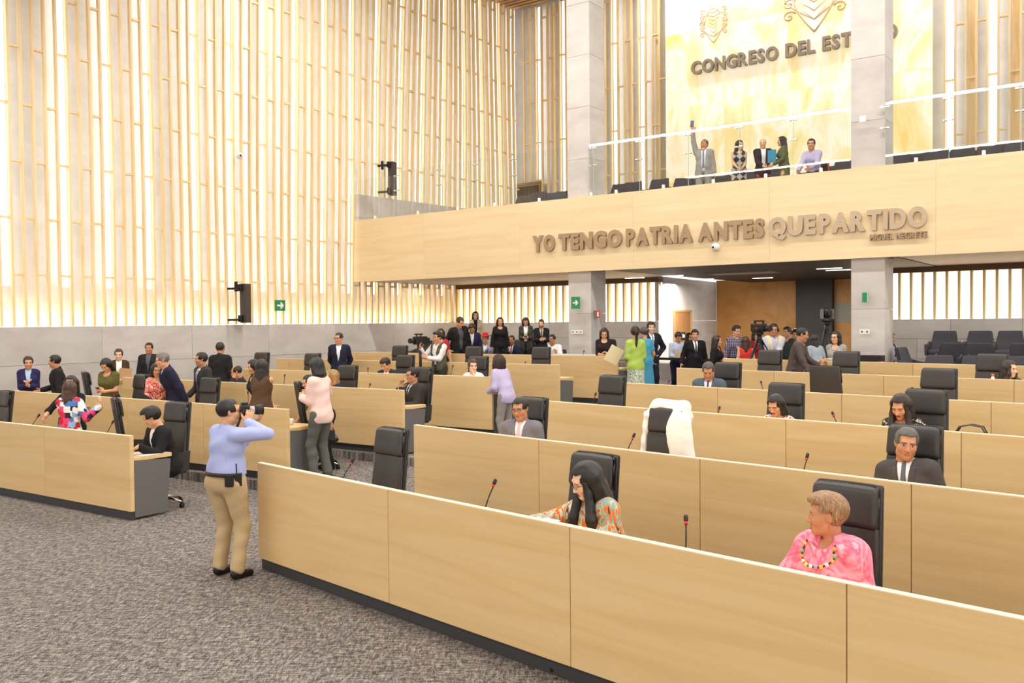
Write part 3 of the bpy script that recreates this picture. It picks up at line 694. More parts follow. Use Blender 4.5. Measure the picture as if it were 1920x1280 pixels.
# ================================================================== people: bodies grown from distance fields
class Field:
    def __init__(s, lo, hi, h):
        s.h = h; s.lo = np.array(lo, float)-2*h; n = np.ceil((np.array(hi, float)+2*h-s.lo)/h).astype(int)+1
        s.ax = [s.lo[i]+h*np.arange(n[i]) for i in range(3)]; s.v = np.full(n, .5, np.float32)
    def sub(s, lo, hi):
        sl = []
        for i in range(3):
            a = max(0, int(math.floor((lo[i]-s.lo[i])/s.h))); b = min(len(s.ax[i]), int(math.ceil((hi[i]-s.lo[i])/s.h))+1)
            if b <= a: return None
            sl.append(slice(a, b))
        X, Y, Z = np.ix_(*[s.ax[i][sl[i]] for i in range(3)])
        return tuple(sl), X, Y, Z
    def blend(s, sl, d, k):
        a = s.v[sl]
        if k > 0:
            hh = np.maximum(k-np.abs(a-d), 0)/k; s.v[sl] = np.minimum(a, d)-hh*hh*k*.25
        else: s.v[sl] = np.minimum(a, d)
    def cap(s, a, b, ra, rb, k=.03, fy=None, infl=0):
        a = np.array(a, float); b = np.array(b, float); ra += infl; rb += infl; m = max(ra, rb)+k+2.5*s.h
        r = s.sub(np.minimum(a, b)-m, np.maximum(a, b)+m)
        if r is None: return
        sl, X, Y, Z = r; f = fy or 1.0
        pa = (X-a[0], (Y-a[1])/f, Z-a[2]); ba = b-a; ba = ba/np.array([1, f, 1]); L = float(ba@ba)+1e-9
        t = np.clip((pa[0]*ba[0]+pa[1]*ba[1]+pa[2]*ba[2])/L, 0, 1)
        d = np.sqrt((pa[0]-ba[0]*t)**2+(pa[1]-ba[1]*t)**2+(pa[2]-ba[2]*t)**2)-(ra+(rb-ra)*t)
        s.blend(sl, (d*(f if f < 1 else 1)).astype(np.float32), k)
    def ell(s, c, rad, R=None, k=.04, infl=0, cut=False):
        c = np.array(c, float); rad = np.array(rad, float)+infl; m = rad.max()+k+2.5*s.h
        r = s.sub(c-m, c+m)
        if r is None: return
        sl, X, Y, Z = r; q = (X-c[0], Y-c[1], Z-c[2])
        if R is not None: q = tuple(R[0][i]*q[0]+R[1][i]*q[1]+R[2][i]*q[2] for i in range(3))
        k0 = np.sqrt((q[0]/rad[0])**2+(q[1]/rad[1])**2+(q[2]/rad[2])**2); k1 = np.sqrt((q[0]/rad[0]**2)**2+(q[1]/rad[1]**2)**2+(q[2]/rad[2]**2)**2)+1e-6
        d = (k0*(k0-1)/k1).astype(np.float32)
        if cut:
            a = s.v[sl]; d = -d; hh = np.maximum(k-np.abs(a-d), 0)/k; s.v[sl] = np.maximum(a, d)+hh*hh*k*.25
        else: s.blend(sl, d, k)
    def grid(s): return np.ix_(*s.ax)
    def cutmax(s, d): s.v = np.maximum(s.v, d).astype(np.float32)
    def mesh(s):
        v = s.v; v[0] = v[-1] = .5; v[:, 0] = v[:, -1] = .5; v[:, :, 0] = v[:, :, -1] = .5
        S = v < 0; c = np.zeros(np.array(v.shape)-1, np.int8)
        for i in (0, 1):
            for j in (0, 1):
                for k in (0, 1): c += S[i:S.shape[0]-1+i, j:S.shape[1]-1+j, k:S.shape[2]-1+k]
        ids = np.argwhere((c > 0) & (c < 8)); n = len(ids)
        if n == 0: return np.zeros((0, 3)), np.zeros((0, 4), int)
        idx = np.full(c.shape, -1, np.int32); idx[tuple(ids.T)] = np.arange(n)
        acc = np.zeros((n, 3)); cnt = np.zeros(n)
        cor = [(i, j, k) for i in (0, 1) for j in (0, 1) for k in (0, 1)]
        vals = {q: v[ids[:, 0]+q[0], ids[:, 1]+q[1], ids[:, 2]+q[2]] for q in cor}
        for a in cor:
            for ax in range(3):
                if a[ax] == 0:
                    b = list(a); b[ax] = 1; va, vb = vals[a], vals[tuple(b)]; m = (va < 0) != (vb < 0)
                    t = va[m]/(va[m]-vb[m]); p = np.array(a, float)[None]+np.zeros((m.sum(), 3)); p[:, ax] += t; acc[m] += p; cnt[m] += 1
        P = s.lo+s.h*(ids+acc/cnt[:, None]); Q = []
        for ax in range(3):
            u, w_ = [(1, 2), (2, 0), (0, 1)][ax]
            s1 = [slice(1, -1)]*3; s2 = [slice(1, -1)]*3; s1[ax] = slice(0, -1); s2[ax] = slice(1, None)
            A = S[tuple(s1)]; B = S[tuple(s2)]; e = np.argwhere(A != B)
            if not len(e): continue
            inside = A[tuple(e.T)]; e = e+np.array([0 if i == ax else 1 for i in range(3)])
            def g(du, dw):
                q = e.copy(); q[:, u] -= du; q[:, w_] -= dw; return idx[tuple(q.T)]
            q = np.stack([g(1, 1), g(0, 1), g(0, 0), g(1, 0)], 1); q[~inside] = q[~inside][:, ::-1]; Q.append(q)
        return P, np.concatenate(Q)
def np_mesh(name, P, Q, mats, cols=None):
    me = bpy.data.meshes.new(name); me.vertices.add(len(P)); me.vertices.foreach_set('co', np.ascontiguousarray(P, dtype=np.float32).ravel())
    me.loops.add(len(Q)*4); me.loops.foreach_set('vertex_index', np.ascontiguousarray(Q, dtype=np.int32).ravel())
    me.polygons.add(len(Q)); me.polygons.foreach_set('loop_start', np.arange(len(Q), dtype=np.int32)*4)
    me.polygons.foreach_set('use_smooth', np.ones(len(Q), bool)); me.update(calc_edges=True)
    if cols is not None:
        at = me.color_attributes.new('Col', 'FLOAT_COLOR', 'POINT'); at.data.foreach_set('color', np.ascontiguousarray(np.hstack([cols, np.ones((len(P), 1))]), dtype=np.float32).ravel())
    me.materials.append(mats); return me
def skin_mat():
    m, nt, b = new_mat('skin'); a = nt.nodes.new('ShaderNodeAttribute'); a.attribute_name = 'Col'
    nt.links.new(a.outputs['Color'], b.inputs['Base Color']); b.inputs['Roughness'].default_value = .5
    b.inputs['Subsurface Weight'].default_value = .0; bumpn(nt, b, noise(nt, coords(nt), 160, 2), .06, .003); return m
M_SKIN = skin_mat()
SK = [lin(c) for c in ('DEAB88', 'D29B76', 'C08763', 'E6BC9C', 'A87350')]
def rx(a): a = math.radians(a); c, s = math.cos(a), math.sin(a); return np.array([[1, 0, 0], [0, c, -s], [0, s, c]])
def ry(a): a = math.radians(a); c, s = math.cos(a), math.sin(a); return np.array([[c, 0, s], [0, 1, 0], [-s, 0, c]])
def rz(a): a = math.radians(a); c, s = math.cos(a), math.sin(a); return np.array([[c, -s, 0], [s, c, 0], [0, 0, 1]])
HEADS = {}
def head_mesh(fem, res):
    key = (fem, res)
    if key in HEADS: return HEADS[key]
    f = Field((-.10, -.13, -.19), (.10, .13, .13), res); j = .90 if fem else 1.0
    f.ell((0, .014, .030), (.076, .096, .087), k=.02); f.ell((0, -.016, -.032), (.062*j, .070, .078), k=.03)
    f.ell((0, -.060, -.092), (.024*j, .022, .020), k=.03); f.cap((-.045*j, .0, -.075), (.0, -.055, -.095), .022, .018, .03); f.cap((.045*j, .0, -.075), (0, -.055, -.095), .022, .018, .03)
    for s in (-1, 1): f.ell((s*.036, -.052, -.028), (.028, .028, .028), k=.03)
    f.cap((-.038, -.074, .024), (.038, -.074, .024), .013, .013, .02)
    for s in (-1, 1): f.ell((s*.032, -.100, .003), (.020, .016, .013), k=.012, cut=True)
    for s in (-1, 1): f.ell((s*.032, -.073, .002), (.017, .0145, .0125), k=.004)
    f.cap((0, -.086, .010), (0, -.104, -.034), .007, .0125, .014)
    for s in (-1, 1): f.ell((s*.012, -.094, -.037), (.009, .011, .008), k=.008)
    f.cap((-.019, -.080, -.062), (.019, -.080, -.062), .008, .008, .008); f.cap((-.012, -.085, -.062), (.012, -.085, -.062), .008, .008, .004)
    f.cap((-.014, -.079, -.072), (.014, -.079, -.072), .008, .008, .007)
    for s in (-1, 1):
        f.ell((s*.077, .012, -.006), (.009, .019, .031), ry(s*12)@rz(s*-18), k=.008); f.ell((s*.088, .006, -.002), (.006, .010, .018), k=.006, cut=True)
    f.cap((0, .022, -.06), (0, .034, -.185), .050 if fem else .056, .047 if fem else .058, .03)
    P, Q = f.mesh(); HEADS[key] = (P, Q); return P, Q
def face_cols(P, skin, lip, brow, beard=None):
    x, y, z = P.T; c = np.tile(np.array(skin), (len(P), 1)); front = y < -.055
    cheek = np.exp(-(((np.abs(x)-.04)/.02)**2+((z+.03)/.02)**2))*.25*front; c = c*(1-cheek[:, None])+np.array(skin)*np.array([1.15, .8, .75])*cheek[:, None]
    if beard is not None:
        m = front & (z < -.045) | ((z < -.02) & (z > -.115) & (np.abs(x) > .045) & (y < .0)); c[m] = c[m]*(1-beard[1])+np.array(beard[0])*beard[1]
    m = front & (np.abs(x) < .022-.25*np.abs(z+.066)) & (z < -.055) & (z > -.079) & (y < -.078); c[m] = lip
    m = front & (np.abs(np.abs(x)-.030) < .019) & (np.abs(z-(.0205-.08*np.abs(np.abs(x)-.03))) < .0042); c[m] = brow
    e = (np.abs(np.abs(x)-.032)/.0145)**2+((z-.002)/.0062)**2
    m = front & (e < 1); c[m] = (.62, .58, .55); m = front & (e < 1.0) & (np.abs(np.abs(x)-.032) < .0068); c[m] = (.02, .012, .01)
    m = front & (e > .75) & (e < 1.7) & (z > .002); c[m] = np.array(brow)*.8
    return c
HANDS = {}
def hand_mesh(curl, res):
    key = (curl, res)
    if key in HANDS: return HANDS[key]
    f = Field((-.07, -.05, -.03), (.07, .11, .20), res)
    f.ell((0, .0, .045), (.040, .015, .052), k=.01); f.cap((0, 0, -.02), (0, 0, .02), .026, .027, .02)
    for i, (x, L) in enumerate(((-.030, .78), (-.010, .95), (.011, 1.0), (.031, .90))):
        a = np.array([x, 0, .082]); ang = 0; 
        for q, l in enumerate((.042, .026, .020)):
            ang += curl*(38 if q == 0 else 42)+(4 if q else 0); r = math.radians(ang); b = a+np.array([x*.06, math.sin(r), math.cos(r)])*l*L
            f.cap(a, b, .0095-.0008*q, .0088-.0009*q, .003); a = b
    a = np.array([.030, .004, .020]); b = a+np.array([.030, .016, .028]); c = b+np.array([.010, .012+.02*curl, .028]); f.cap(a, b, .014, .0115, .012); f.cap(b, c, .0115, .009, .003)
    P, Q = f.mesh(); HANDS[key] = (P, Q); return P, Q
def unit(v): v = np.array(v, float); return v/(np.linalg.norm(v)+1e-9)
def ik(S, T, a, b, pole):
    S = np.array(S); T = np.array(T); d = T-S; L = np.linalg.norm(d)
    if L > (a+b)*.995: d = d*(a+b)*.995/L; T = S+d; L = np.linalg.norm(d)
    u = d/L; x = (a*a-b*b+L*L)/(2*L); h = math.sqrt(max(a*a-x*x, 0)); p = np.array(pole, float); p = p-u*(p@u); p = unit(p)
    return S+u*x+p*h, T
def wr(X, Y, Z, A, f=1.0): return A*(np.sin(19*X*f+11*Z*f+2)*np.sin(27*Z*f-9*Y*f)+.6*np.sin(41*Z*f+17*X*f+1.3*np.sin(13*Y*f)))
FAB = {}
def fabric(c, kind='plain'):
    key = (c, kind)
    if key in FAB: return FAB[key]
    if kind == 'plain':
        m = mat(c, .8, bump=.35, bscale=26, name='cloth_'+c, spec=.2); FAB[key] = m; return m
    m, nt, b = new_mat('print_'+kind); b.inputs['Roughness'].default_value = .75; b.inputs['Specular IOR Level'].default_value = .2; v = coords(nt)
    cs = c.split(',')
    if kind == 'plaid':
        def wv(ax, sc, ph):
            w_ = nt.nodes.new('ShaderNodeTexWave'); w_.bands_direction = ax; w_.inputs['Scale'].default_value = sc; w_.inputs['Phase Offset'].default_value = ph; nt.links.new(v, w_.inputs[0]); return w_.outputs['Fac']
        def gt(a, t):
            q = nt.nodes.new('ShaderNodeMath'); q.operation = 'GREATER_THAN'; q.inputs[1].default_value = t; nt.links.new(a, q.inputs[0]); return q.outputs[0]
        a = nt.nodes.new('ShaderNodeMath'); a.operation = 'MAXIMUM'; nt.links.new(gt(wv('X', float(cs[2]), 0), .9), a.inputs[0]); nt.links.new(gt(wv('Z', float(cs[2]), 1), .9), a.inputs[1])
        mx = nt.nodes.new('ShaderNodeMix'); mx.data_type = 'RGBA'; nt.links.new(a.outputs[0], mx.inputs[0]); mx.inputs[6].default_value = (*lin(cs[0]), 1); mx.inputs[7].default_value = (*lin(cs[1]), 1)
        nt.links.new(mx.outputs[2], b.inputs['Base Color'])
    elif kind == 'diamond':
        ck = nt.nodes.new('ShaderNodeTexChecker'); ck.inputs['Scale'].default_value = 9; mp = nt.nodes.new('ShaderNodeMapping'); mp.inputs['Rotation'].default_value = (0, .785, 0); mp.inputs['Scale'].default_value = (1, .01, 1)
        nt.links.new(v, mp.inputs[0]); nt.links.new(mp.outputs[0], ck.inputs[0]); ck.inputs[1].default_value = (*lin(cs[0]), 1); ck.inputs[2].default_value = (*lin(cs[1]), 1); nt.links.new(ck.outputs[0], b.inputs['Base Color'])
    elif kind == 'blocks':
        vo = nt.nodes.new('ShaderNodeTexVoronoi'); vo.distance = 'CHEBYCHEV'; vo.inputs['Scale'].default_value = 13; vo.inputs['Randomness'].default_value = .8; nt.links.new(v, vo.inputs['Vector'])
        sp = nt.nodes.new('ShaderNodeSeparateColor'); nt.links.new(vo.outputs['Color'], sp.inputs[0])
        r = ramp(nt, sp.outputs[0], [(i/len(cs), q) for i, q in enumerate(cs)]); r.node.color_ramp.interpolation = 'CONSTANT'; nt.links.new(r, b.inputs['Base Color'])
    else:       # floral / tie-dye / splash: noise bands
        sc = {'floral': 22, 'fine': 55, 'tiedye': 7, 'splash': 4.2, 'leaf': 16}[kind]
        v2 = coords(nt, {'splash': (1.6, 1.6, .55), 'leaf': (1, 1, .6)}.get(kind, (1, 1, 1)))
        f = noise(nt, v2, sc, {'tiedye': 5, 'splash': 2.5}.get(kind, 1.5), .5, {'splash': 1.5, 'leaf': 2.5, 'tiedye': 1.0}.get(kind, .8))
        n_ = len(cs); lo, hi = .36, .64
        r = ramp(nt, f, [(lo+(hi-lo)*i/max(1, n_-1), q) for i, q in enumerate(cs)])
        r.node.color_ramp.interpolation = 'LINEAR' if kind == 'tiedye' else 'CONSTANT'; nt.links.new(r, b.inputs['Base Color'])
    FAB[key] = m; return m
HAIRM = {}
def hair_mat(c):
    if c in HAIRM: return HAIRM[c]
    m, nt, b = new_mat('hair_'+c); v = coords(nt, (90, 90, 9)); f = noise(nt, v, 1.5, 3, .6, .4)
    k = [int(c[i:i+2], 16)/255 for i in (0, 2, 4)]; hi = [min(1, x*1.3+.04) for x in k]; lo = [x*.72 for x in k]
    nt.links.new(ramp(nt, f, [(.35, lo), (.55, k), (.72, hi)]), b.inputs['Base Color']); b.inputs['Roughness'].default_value = .45
    bumpn(nt, b, f, .5, .004); HAIRM[c] = m; return m
def hair_field(style, res, fem):
    lowz = {'long': -.46, 'front': -.46, 'mid': -.30, 'bob': -.17, 'curly': -.33, 'pony': -.40}.get(style, -.13); wide = .17 if style in ('curly', 'long', 'front', 'mid') else .12
    f = Field((-wide, -.16, lowz-.04), (wide, .20, .16), res)
    th = {'short': .010, 'crew': .006, 'thick': .018, 'bun': .016, 'pony': .016, 'bob': .016, 'curly': .024, 'swept': .020, 'balding': .006}.get(style, .013)
    f.ell((0, .016, .034), (.078+th, .098+th, .089+th), k=.01)
    X, Y, Z = f.grid()
    if style in ('short', 'crew', 'thick', 'swept', 'balding', 'bun', 'pony'):
        if style in ('thick', 'swept'): f.ell((0, -.030, .095), (.070, .075, .036), k=.03)
        f.cutmax(-np.maximum(Y+.052-.35*(Z-.03)+.0*X, Z-.074-(.02 if style == 'balding' else 0)))       # forehead and face
        f.cutmax(-np.maximum(Z-(.034 if (style == 'thick' and fem) else .010 if style == 'thick' else -.004 if not fem else -.03), Y-.024))                       # in front of and over the ears
        f.cutmax(-(Z+.072)) if not fem or style in ('short', 'crew', 'thick', 'swept') else f.cutmax(-(Z+.085))
        if style == 'balding': f.ell((0, -.03, .115), (.06, .09, .05), k=.01, cut=True)
        if style == 'bun': f.ell((0, .115, .04), (.045, .035, .045), k=.01)
        if style == 'pony': f.cap((0, .105, .05), (0, .14, .0), .026, .034, .02); f.cap((0, .14, .0), (0.01, .12, -.36), .036, .016, .03)
    else:
        bot = {'bob': -.12, 'mid': -.24, 'long': -.30, 'front': -.30, 'curly': -.26}[style]
        if style == 'curly':
            f.ell((0, .035, -.06), (.135, .115, .18), k=.04)
        else:
            for s in (-1, 1): f.cap((s*.062, .03, .02), (s*.068, .045, max(bot, -.16)), .050, .050, .04)
            f.cap((0, .06, .02), (0, .07, max(bot, -.16)), .06, .062, .04)
            if style in ('mid', 'long', 'front'):
                for s in (-1, 1): f.cap((s*.070, .02, -.06), (s*.082, (-.055 if style == 'front' else .075), bot-.06), .040, .020, .03)
                f.cap((0, .07, -.08), (0, .105, bot), .065, .045, .03)
        f.cutmax(-np.maximum(np.maximum(Y+.030-.25*np.abs(X)*0, Z-.078), np.abs(X)-.060-.10*np.maximum(0, -Z-.02)*(style != 'bob')))
        f.cutmax(-np.maximum(np.maximum(Y+.075, Z-.086), np.abs(X)-.075))
    X, Y, Z = f.grid(); A = .007 if style == 'curly' else .0022; fr = 55 if style == 'curly' else 30
    f.v = (f.v+A*(np.sin(fr*X*2+fr*Z*.9+1.1)*np.sin(fr*Y*1.7-Z*fr*.7)+.5*np.sin(fr*2.3*X+np.sin(fr*Y)*2))).astype(np.float32)
    return f.mesh()
HAIRC = {}
PEOPLE = []
def person(label, px, d, yaw, h=1.70, z=None, fem=False, sit=False, lean=(4, 0), twist=0, head=(0, 0, 0), rh=None, lh=None, rp=None, lp=None, rdir=None, ldir=None, rn=None, ln=None,
           curl=.45, top=('suit', '26262A', 'EDEBE8', None), bottom=('trousers', '26262A'), sleeve='long', hair=('short', '17120F'), skin=1, glasses=None, build=1.0, belly=0, beard=None, group=None,
           feet=None, knees=None, lip=None, shoes='1A1817', extra=None, hz=None, pos=None, seat=.51, bustm=1):
    p = at_x(px, d) if pos is None else Vector(pos)
    z = floor_z(p) if z is None else z
    S = h/1.72; dist = p.length
    res = .0115 if dist < 9 else (.015 if dist < 13.5 else .021); hres = .0042 if dist < 8.6 else (.0058 if dist < 13.5 else .0088); fres = .0045 if dist < 9 else (.006 if dist < 13.5 else .0085)
    root = thing('person', label, 'person', (p.x, p.y, z), math.radians(yaw), group)
    HC = np.array([0, 0, .93]) if not sit else np.array([0, .02, seat+.02])
    M = rz(twist)@rx(lean[0])@ry(lean[1]); Ms = rz(twist*.5)@rx(lean[0]*.5)@ry(lean[1]*.5)
    U = lambda x, y, z_: HC+M@np.array([x, y, z_]); Lw = lambda x, y, z_: HC+np.array([x, y, z_])
    sh = (.142 if fem else .164)*((build-1)*.6+1); B = build
    Mh = rz(head[0])@rx(head[1])@ry(head[2]); NP = U(0, -.005, .595); HCn = NP+Mh@np.array([0, -.012, .078])
    # arms
    arms = []
    for s, T, pole, dr, nm in ((-1, rh, rp, rdir, rn), (1, lh, lp, ldir, ln)):
        Sj = U(s*sh, .0, .462)
        if T is None: T = (s*.27*B, -.02, HC[2]-.14) if not sit else (s*.14, -.36, HC[2]+.20)
        if pole is None: pole = (s*.32, .55, -.9)
        E, Wp = ik(Sj, T, .285, .25, pole); fd = unit(Wp-E) if dr is None else unit(dr)
        n_ = np.array((-s, 0, 0.)) if nm is None else np.array(nm, float)
        n_ = unit(n_-fd*(n_@fd)); arms.append((s, Sj, E, Wp, fd, n_))
    # legs
    legs = []
    for i, s in enumerate((-1, 1)):
        Hj = Lw(s*.092*B, 0, -.02)
        if sit: F_ = np.array((s*.13, -.44, .085)); pole = (0, -1, .6)
        else: F_ = np.array((s*.11, .02, .085)); pole = (0, -1, 0)
        if feet: F_ = np.array(feet[i], float); F_[2] += .085
        if sit: pole = (s*.1, -1, 1)
        K, F_ = ik(Hj, F_, .43, .415, pole); legs.append((s, Hj, K, F_))
    lim = np.array([Sj for _, Sj, *_ in arms]+[E for _, _, E, *_ in arms]+[a[3] for a in arms]+[k for _, _, k, _ in legs]+[l[3] for l in legs]+[HC, NP])
    lo = lim.min(0)-np.array([.21, .21, .13]); hi = lim.max(0)+np.array([.21, .21, .09]); lo[2] = max(lo[2], -.02)
    def torso(f, i, k=.055, neck=True, sc=1.0):
        f.ell(Lw(0, .005, .01), (.160*B, .118*B, .125), k=k, infl=i)
        f.ell(HC+Ms@np.array([0, .0, .15]), (.136*B, .103*B, .15), Ms, k=k, infl=i)
        f.ell(U(0, -.005, .345), (.158*B*(.92 if fem else 1), .117*B, .17), M, k=k, infl=i)
        f.cap(U(-sh*.72, .008, .470), U(sh*.72, .008, .470), .052, .052, k, infl=i)
        if fem and bustm:
            for s in (-1, 1): f.ell(U(s*.072, -.092, .33), (.062, .055, .062), k=.04, infl=i)
        if belly: f.ell(HC+Ms@np.array([0, -.05*belly, .13]), (.145*B, .13*B, .15), Ms, k=.06, infl=i)
        if neck: f.cap(U(0, .018, .47), NP+Mh@np.array([0, .02, .0]), .060 if not fem else .050, .054 if not fem else .047, .03)
    def arm(f, i, upto=1.0, k=.035, fore=True):
        for s, Sj, E, Wp, fd, n_ in arms:
            g = .94 if fem else 1.0
            if upto <= .5: f.cap(Sj, Sj+(E-Sj)*upto*2, .053*B*g, .047*g, k, infl=i); continue
            f.cap(Sj, E, .053*B*g, .040*g, k, infl=i); f.cap(E, E+(Wp-E)*(upto-.5)*2, .040*g, .028+.006*(i > .01)+(.04-.028)*(1-(upto-.5)*2), k*.6, infl=i)
    def leg(f, i, k=.04, to=1.0, cuff=0):
        for s, Hj, K, F_ in legs:
            f.cap(Hj, K, .086*B, .056, k, infl=i)
            E_ = K+(F_-K)*to; f.cap(K, E_, .052, .038+cuff, k, infl=i); f.ell(K+(F_-K)*.3+np.array([0, .012, 0]), (.052, .052, .10), k=.03, infl=i*.6)
    # ---------- body
    f = Field(lo, hi, res); torso(f, 0); arm(f, 0); leg(f, 0)
    for s, Hj, K, F_ in legs: f.cap(F_+np.array([0, .02, -.045]), F_+np.array([s*.01, -.14, -.06]), .036, .030, .03)
    P, Q = f.mesh(); sk = np.array(SK[skin]); parts = [(P, Q, np.tile(sk, (len(P), 1)))]
    hp, hq = head_mesh(fem, hres); lipc = lin(lip) if lip else tuple(sk*np.array([.85, .58, .55])); hb = 'C8A070' if hair is None else hair[1]
    browc = tuple(np.array(lin(hb))*.6) if hair and hair[1] not in ('C9C5BE',) else (.3, .28, .26)
    cols = face_cols(hp, tuple(sk), lipc, browc, (lin(beard[0]), beard[1]) if beard else None); parts.append((HCn+hp@Mh.T, hq, cols))
    for s, Sj, E, Wp, fd, n_ in arms:
        q, qq = hand_mesh(curl, fres); x_ = np.cross(n_, fd)*1.0; R = np.stack([np.cross(n_, fd)*1.0, n_, fd], 1)
        # thumb side: +x local; for the right hand mirror
        q2 = q.copy(); side = np.cross(n_, fd)
        if s > 0: R = np.stack([side, n_, fd], 1)
        else: q2[:, 0] *= -1; qq = qq[:, ::-1]
        parts.append((Wp+q2@R.T, qq, np.tile(sk, (len(q2), 1))))
    off = 0; PP = []; QQ = []; CC = []
    for P, Q, C in parts: PP.append(P); QQ.append(Q+off); CC.append(C); off += len(P)
    obj('body', np_mesh('body', np.concatenate(PP)*S, np.concatenate(QQ), M_SKIN, np.concatenate(CC)), root)
    def emit(name, f, m, lab=None):
        P, Q = f.mesh()
        if len(P): return obj(name, np_mesh(name, P*S, Q, m), root, label=lab)
    def local(f):
        X, Y, Z = f.grid(); X = X-HC[0]; Y = Y-HC[1]; Z = Z-HC[2]
        return tuple(M[0][i]*X+M[1][i]*Y+M[2][i]*Z for i in range(3))
    def neckhole(f, r=.066): 
        a = U(0, .0, .50); b = NP+Mh@np.array([0, .02, .12]); g = Field.__new__(Field); 
        sl = f.sub(np.minimum(a, b)-.2, np.maximum(a, b)+.2)
        if sl is None: return
        s_, X, Y, Z = sl; ba = b-a; L = float(ba@ba); t = np.clip(((X-a[0])*ba[0]+(Y-a[1])*ba[1]+(Z-a[2])*ba[2])/L, 0, 1)
        d = np.sqrt((X-a[0]-ba[0]*t)**2+(Y-a[1]-ba[1]*t)**2+(Z-a[2]-ba[2]*t)**2)-r; f.v[s_] = np.maximum(f.v[s_], -d)
    # ---------- top
    tk, tc = top[0], top[1]; upto = {'long': .97, 'elbow': .56, 'three': .78, 'short': .30, 'none': 0}[sleeve]
    tm = fabric(*tc) if isinstance(tc, tuple) else fabric(tc)
    if tk in ('suit', 'open'):
        f = Field(lo, hi, res); i_ = .024; torso(f, i_, neck=False); arm(f, .018, .95)
        for s, Sj, *_ in arms: f.ell(Sj+M@np.array([s*-.02, 0, .008]), (.062, .056, .048), M, k=.04, infl=.010)
        if not sit: f.ell(Lw(0, .0, -.08), (.172*B, .125*B, .17), k=.05, infl=.024); 
        else: f.ell(Lw(0, -.02, .02), (.17*B, .14*B, .10), k=.05, infl=.02)
        f.cap(U(0, .034, .49), U(0, .034, .545), .066, .056, .03)
        x, y, z_ = local(f); zb = .17 if tk == 'suit' else -.4; slope = .155 if tk == 'suit' else .06
        wd = .0+slope*(z_-zb) if tk == 'suit' else .022+slope*(z_+.1)
        f.v = (f.v+wr(*f.grid(), .0028)).astype(np.float32)
        f.cutmax(-np.maximum(np.maximum(np.abs(x)-wd, y+.01), zb-z_)); neckhole(f, .058)
        X, Y, Z = f.grid()
        if not sit: f.cutmax((HC[2]-.20)-Z+0*X)
        jacket_v = f.v.copy(); emit('jacket', f, tm)
        if tk == 'suit' and dist < 17:     # lapels
            f.v = np.maximum(np.maximum(jacket_v-.010, np.abs(x)-wd-.045-.25*np.maximum(0, .42-z_)*0), np.maximum(wd*.98-np.abs(x)+.002, np.maximum(y+.02, .19-z_))).astype(np.float32); f.cutmax(z_-.50); emit('lapels', f, tm)
        f = Field(lo, hi, res); torso(f, .010, neck=False); f.cap(U(0, .016, .49), U(0, .012, .548), .064 if not fem else .056, .058 if not fem else .052, .02); neckhole(f, .050 if not fem else .044)
        for s, Sj, E, Wp, fd, n_ in arms: f.cap(E+(Wp-E)*.80, E+(Wp-E)*.985, .036, .034, .005)
        sm = fabric(*top[2]) if isinstance(top[2], tuple) else fabric(top[2]); sv = f.v.copy()
        X, Y, Z = f.grid(); f.cutmax(HC[2]-.02-Z+0*X); emit('shirt', f, sm)
        if top[3]:
            x, y, z_ = local(f); wt = .016+.045*np.maximum(0, .50-z_)*.8
            f.v = np.maximum(np.maximum(sv-.014, np.abs(x)-wt), np.maximum(y+.02, np.maximum(z_-.535, .06-z_))).astype(np.float32); emit('tie', f, fabric(top[3]))
    else:
        loose = {'shirt': .017, 'blouse': .020, 'tshirt': .013, 'dress': .018, 'tank': .012, 'vest': .02, 'cape': .04}[tk]
        f = Field(lo, hi, res); torso(f, loose, neck=False, k=.06)
        if upto: arm(f, loose*.85+(.012 if tk == 'cape' else .005 if tk == 'blouse' else 0), upto)
        if tk == 'cape':
            for s, Sj, E, Wp, *_ in arms: f.cap(U(s*.10, 0, .30), E, .10, .085, .08)
        if tk == 'shirt':
            f.cap(U(0, .016, .49), U(0, .012, .55), .066, .060, .02); 
        if tk in ('blouse', 'cape') and not sit: f.ell(Lw(0, 0, -.05), (.165*B, .125*B, .13), k=.05, infl=loose)
        hem = None
        if tk == 'dress':
            hl = top[2]; hz_ = HC[2]-hl
            if sit: f.cap(HC, (HC+legs[0][2]+0)*.5+np.array([0, 0, 0]), .16, .11, .05); leg(f, .03, to=.3)
            else: f.cap(Lw(0, .005, .0), Lw(0, .005, -hl-.05), .165*B, .165*B+.10*hl, .05, fy=.78); hem = hz_
        if hem is None and not sit: hem = HC[2]-(-.07 if tk == 'shirt' else (.12 if tk in ('blouse', 'cape') else .06))
        f.v = (f.v+wr(*f.grid(), .0035 if tk != 'tank' else .0015)).astype(np.float32)
        neckhole(f, .056 if fem else .062)
        X, Y, Z = f.grid()
        if hem is not None: f.cutmax(hem-Z+0*X)
        if tk in ('tshirt', 'blouse', 'dress', 'tank'): f.ell(U(0, -.075, .525), (.078, .085, .085), M, k=.01, cut=True)
        if tk == 'cape': f.ell(U(0, -.075, .535), (.07, .06, .05), M, k=.01, cut=True)
        if tk == 'shirt': f.ell(U(0, -.075, .555), (.022, .06, .085), M, k=.006, cut=True)
        emit({'shirt': 'shirt', 'tshirt': 'tshirt', 'dress': 'dress', 'tank': 'tank_top'}.get(tk, 'blouse'), f, tm)
        if tk == 'shirt' and len(top) > 2 and top[2]:           # sleeveless vest over the shirt
            f = Field(lo, hi, res); torso(f, .034, neck=False); x, y, z_ = local(f); f.cutmax(-np.maximum(np.abs(x)-.03-.15*np.maximum(0, z_-.2), y+.01)); f.cutmax(np.abs(x)-.155*B-.01); neckhole(f, .078)
            X, Y, Z = f.grid(); f.cutmax(HC[2]-.06-Z+0*X); emit('vest', f, fabric(top[2]))
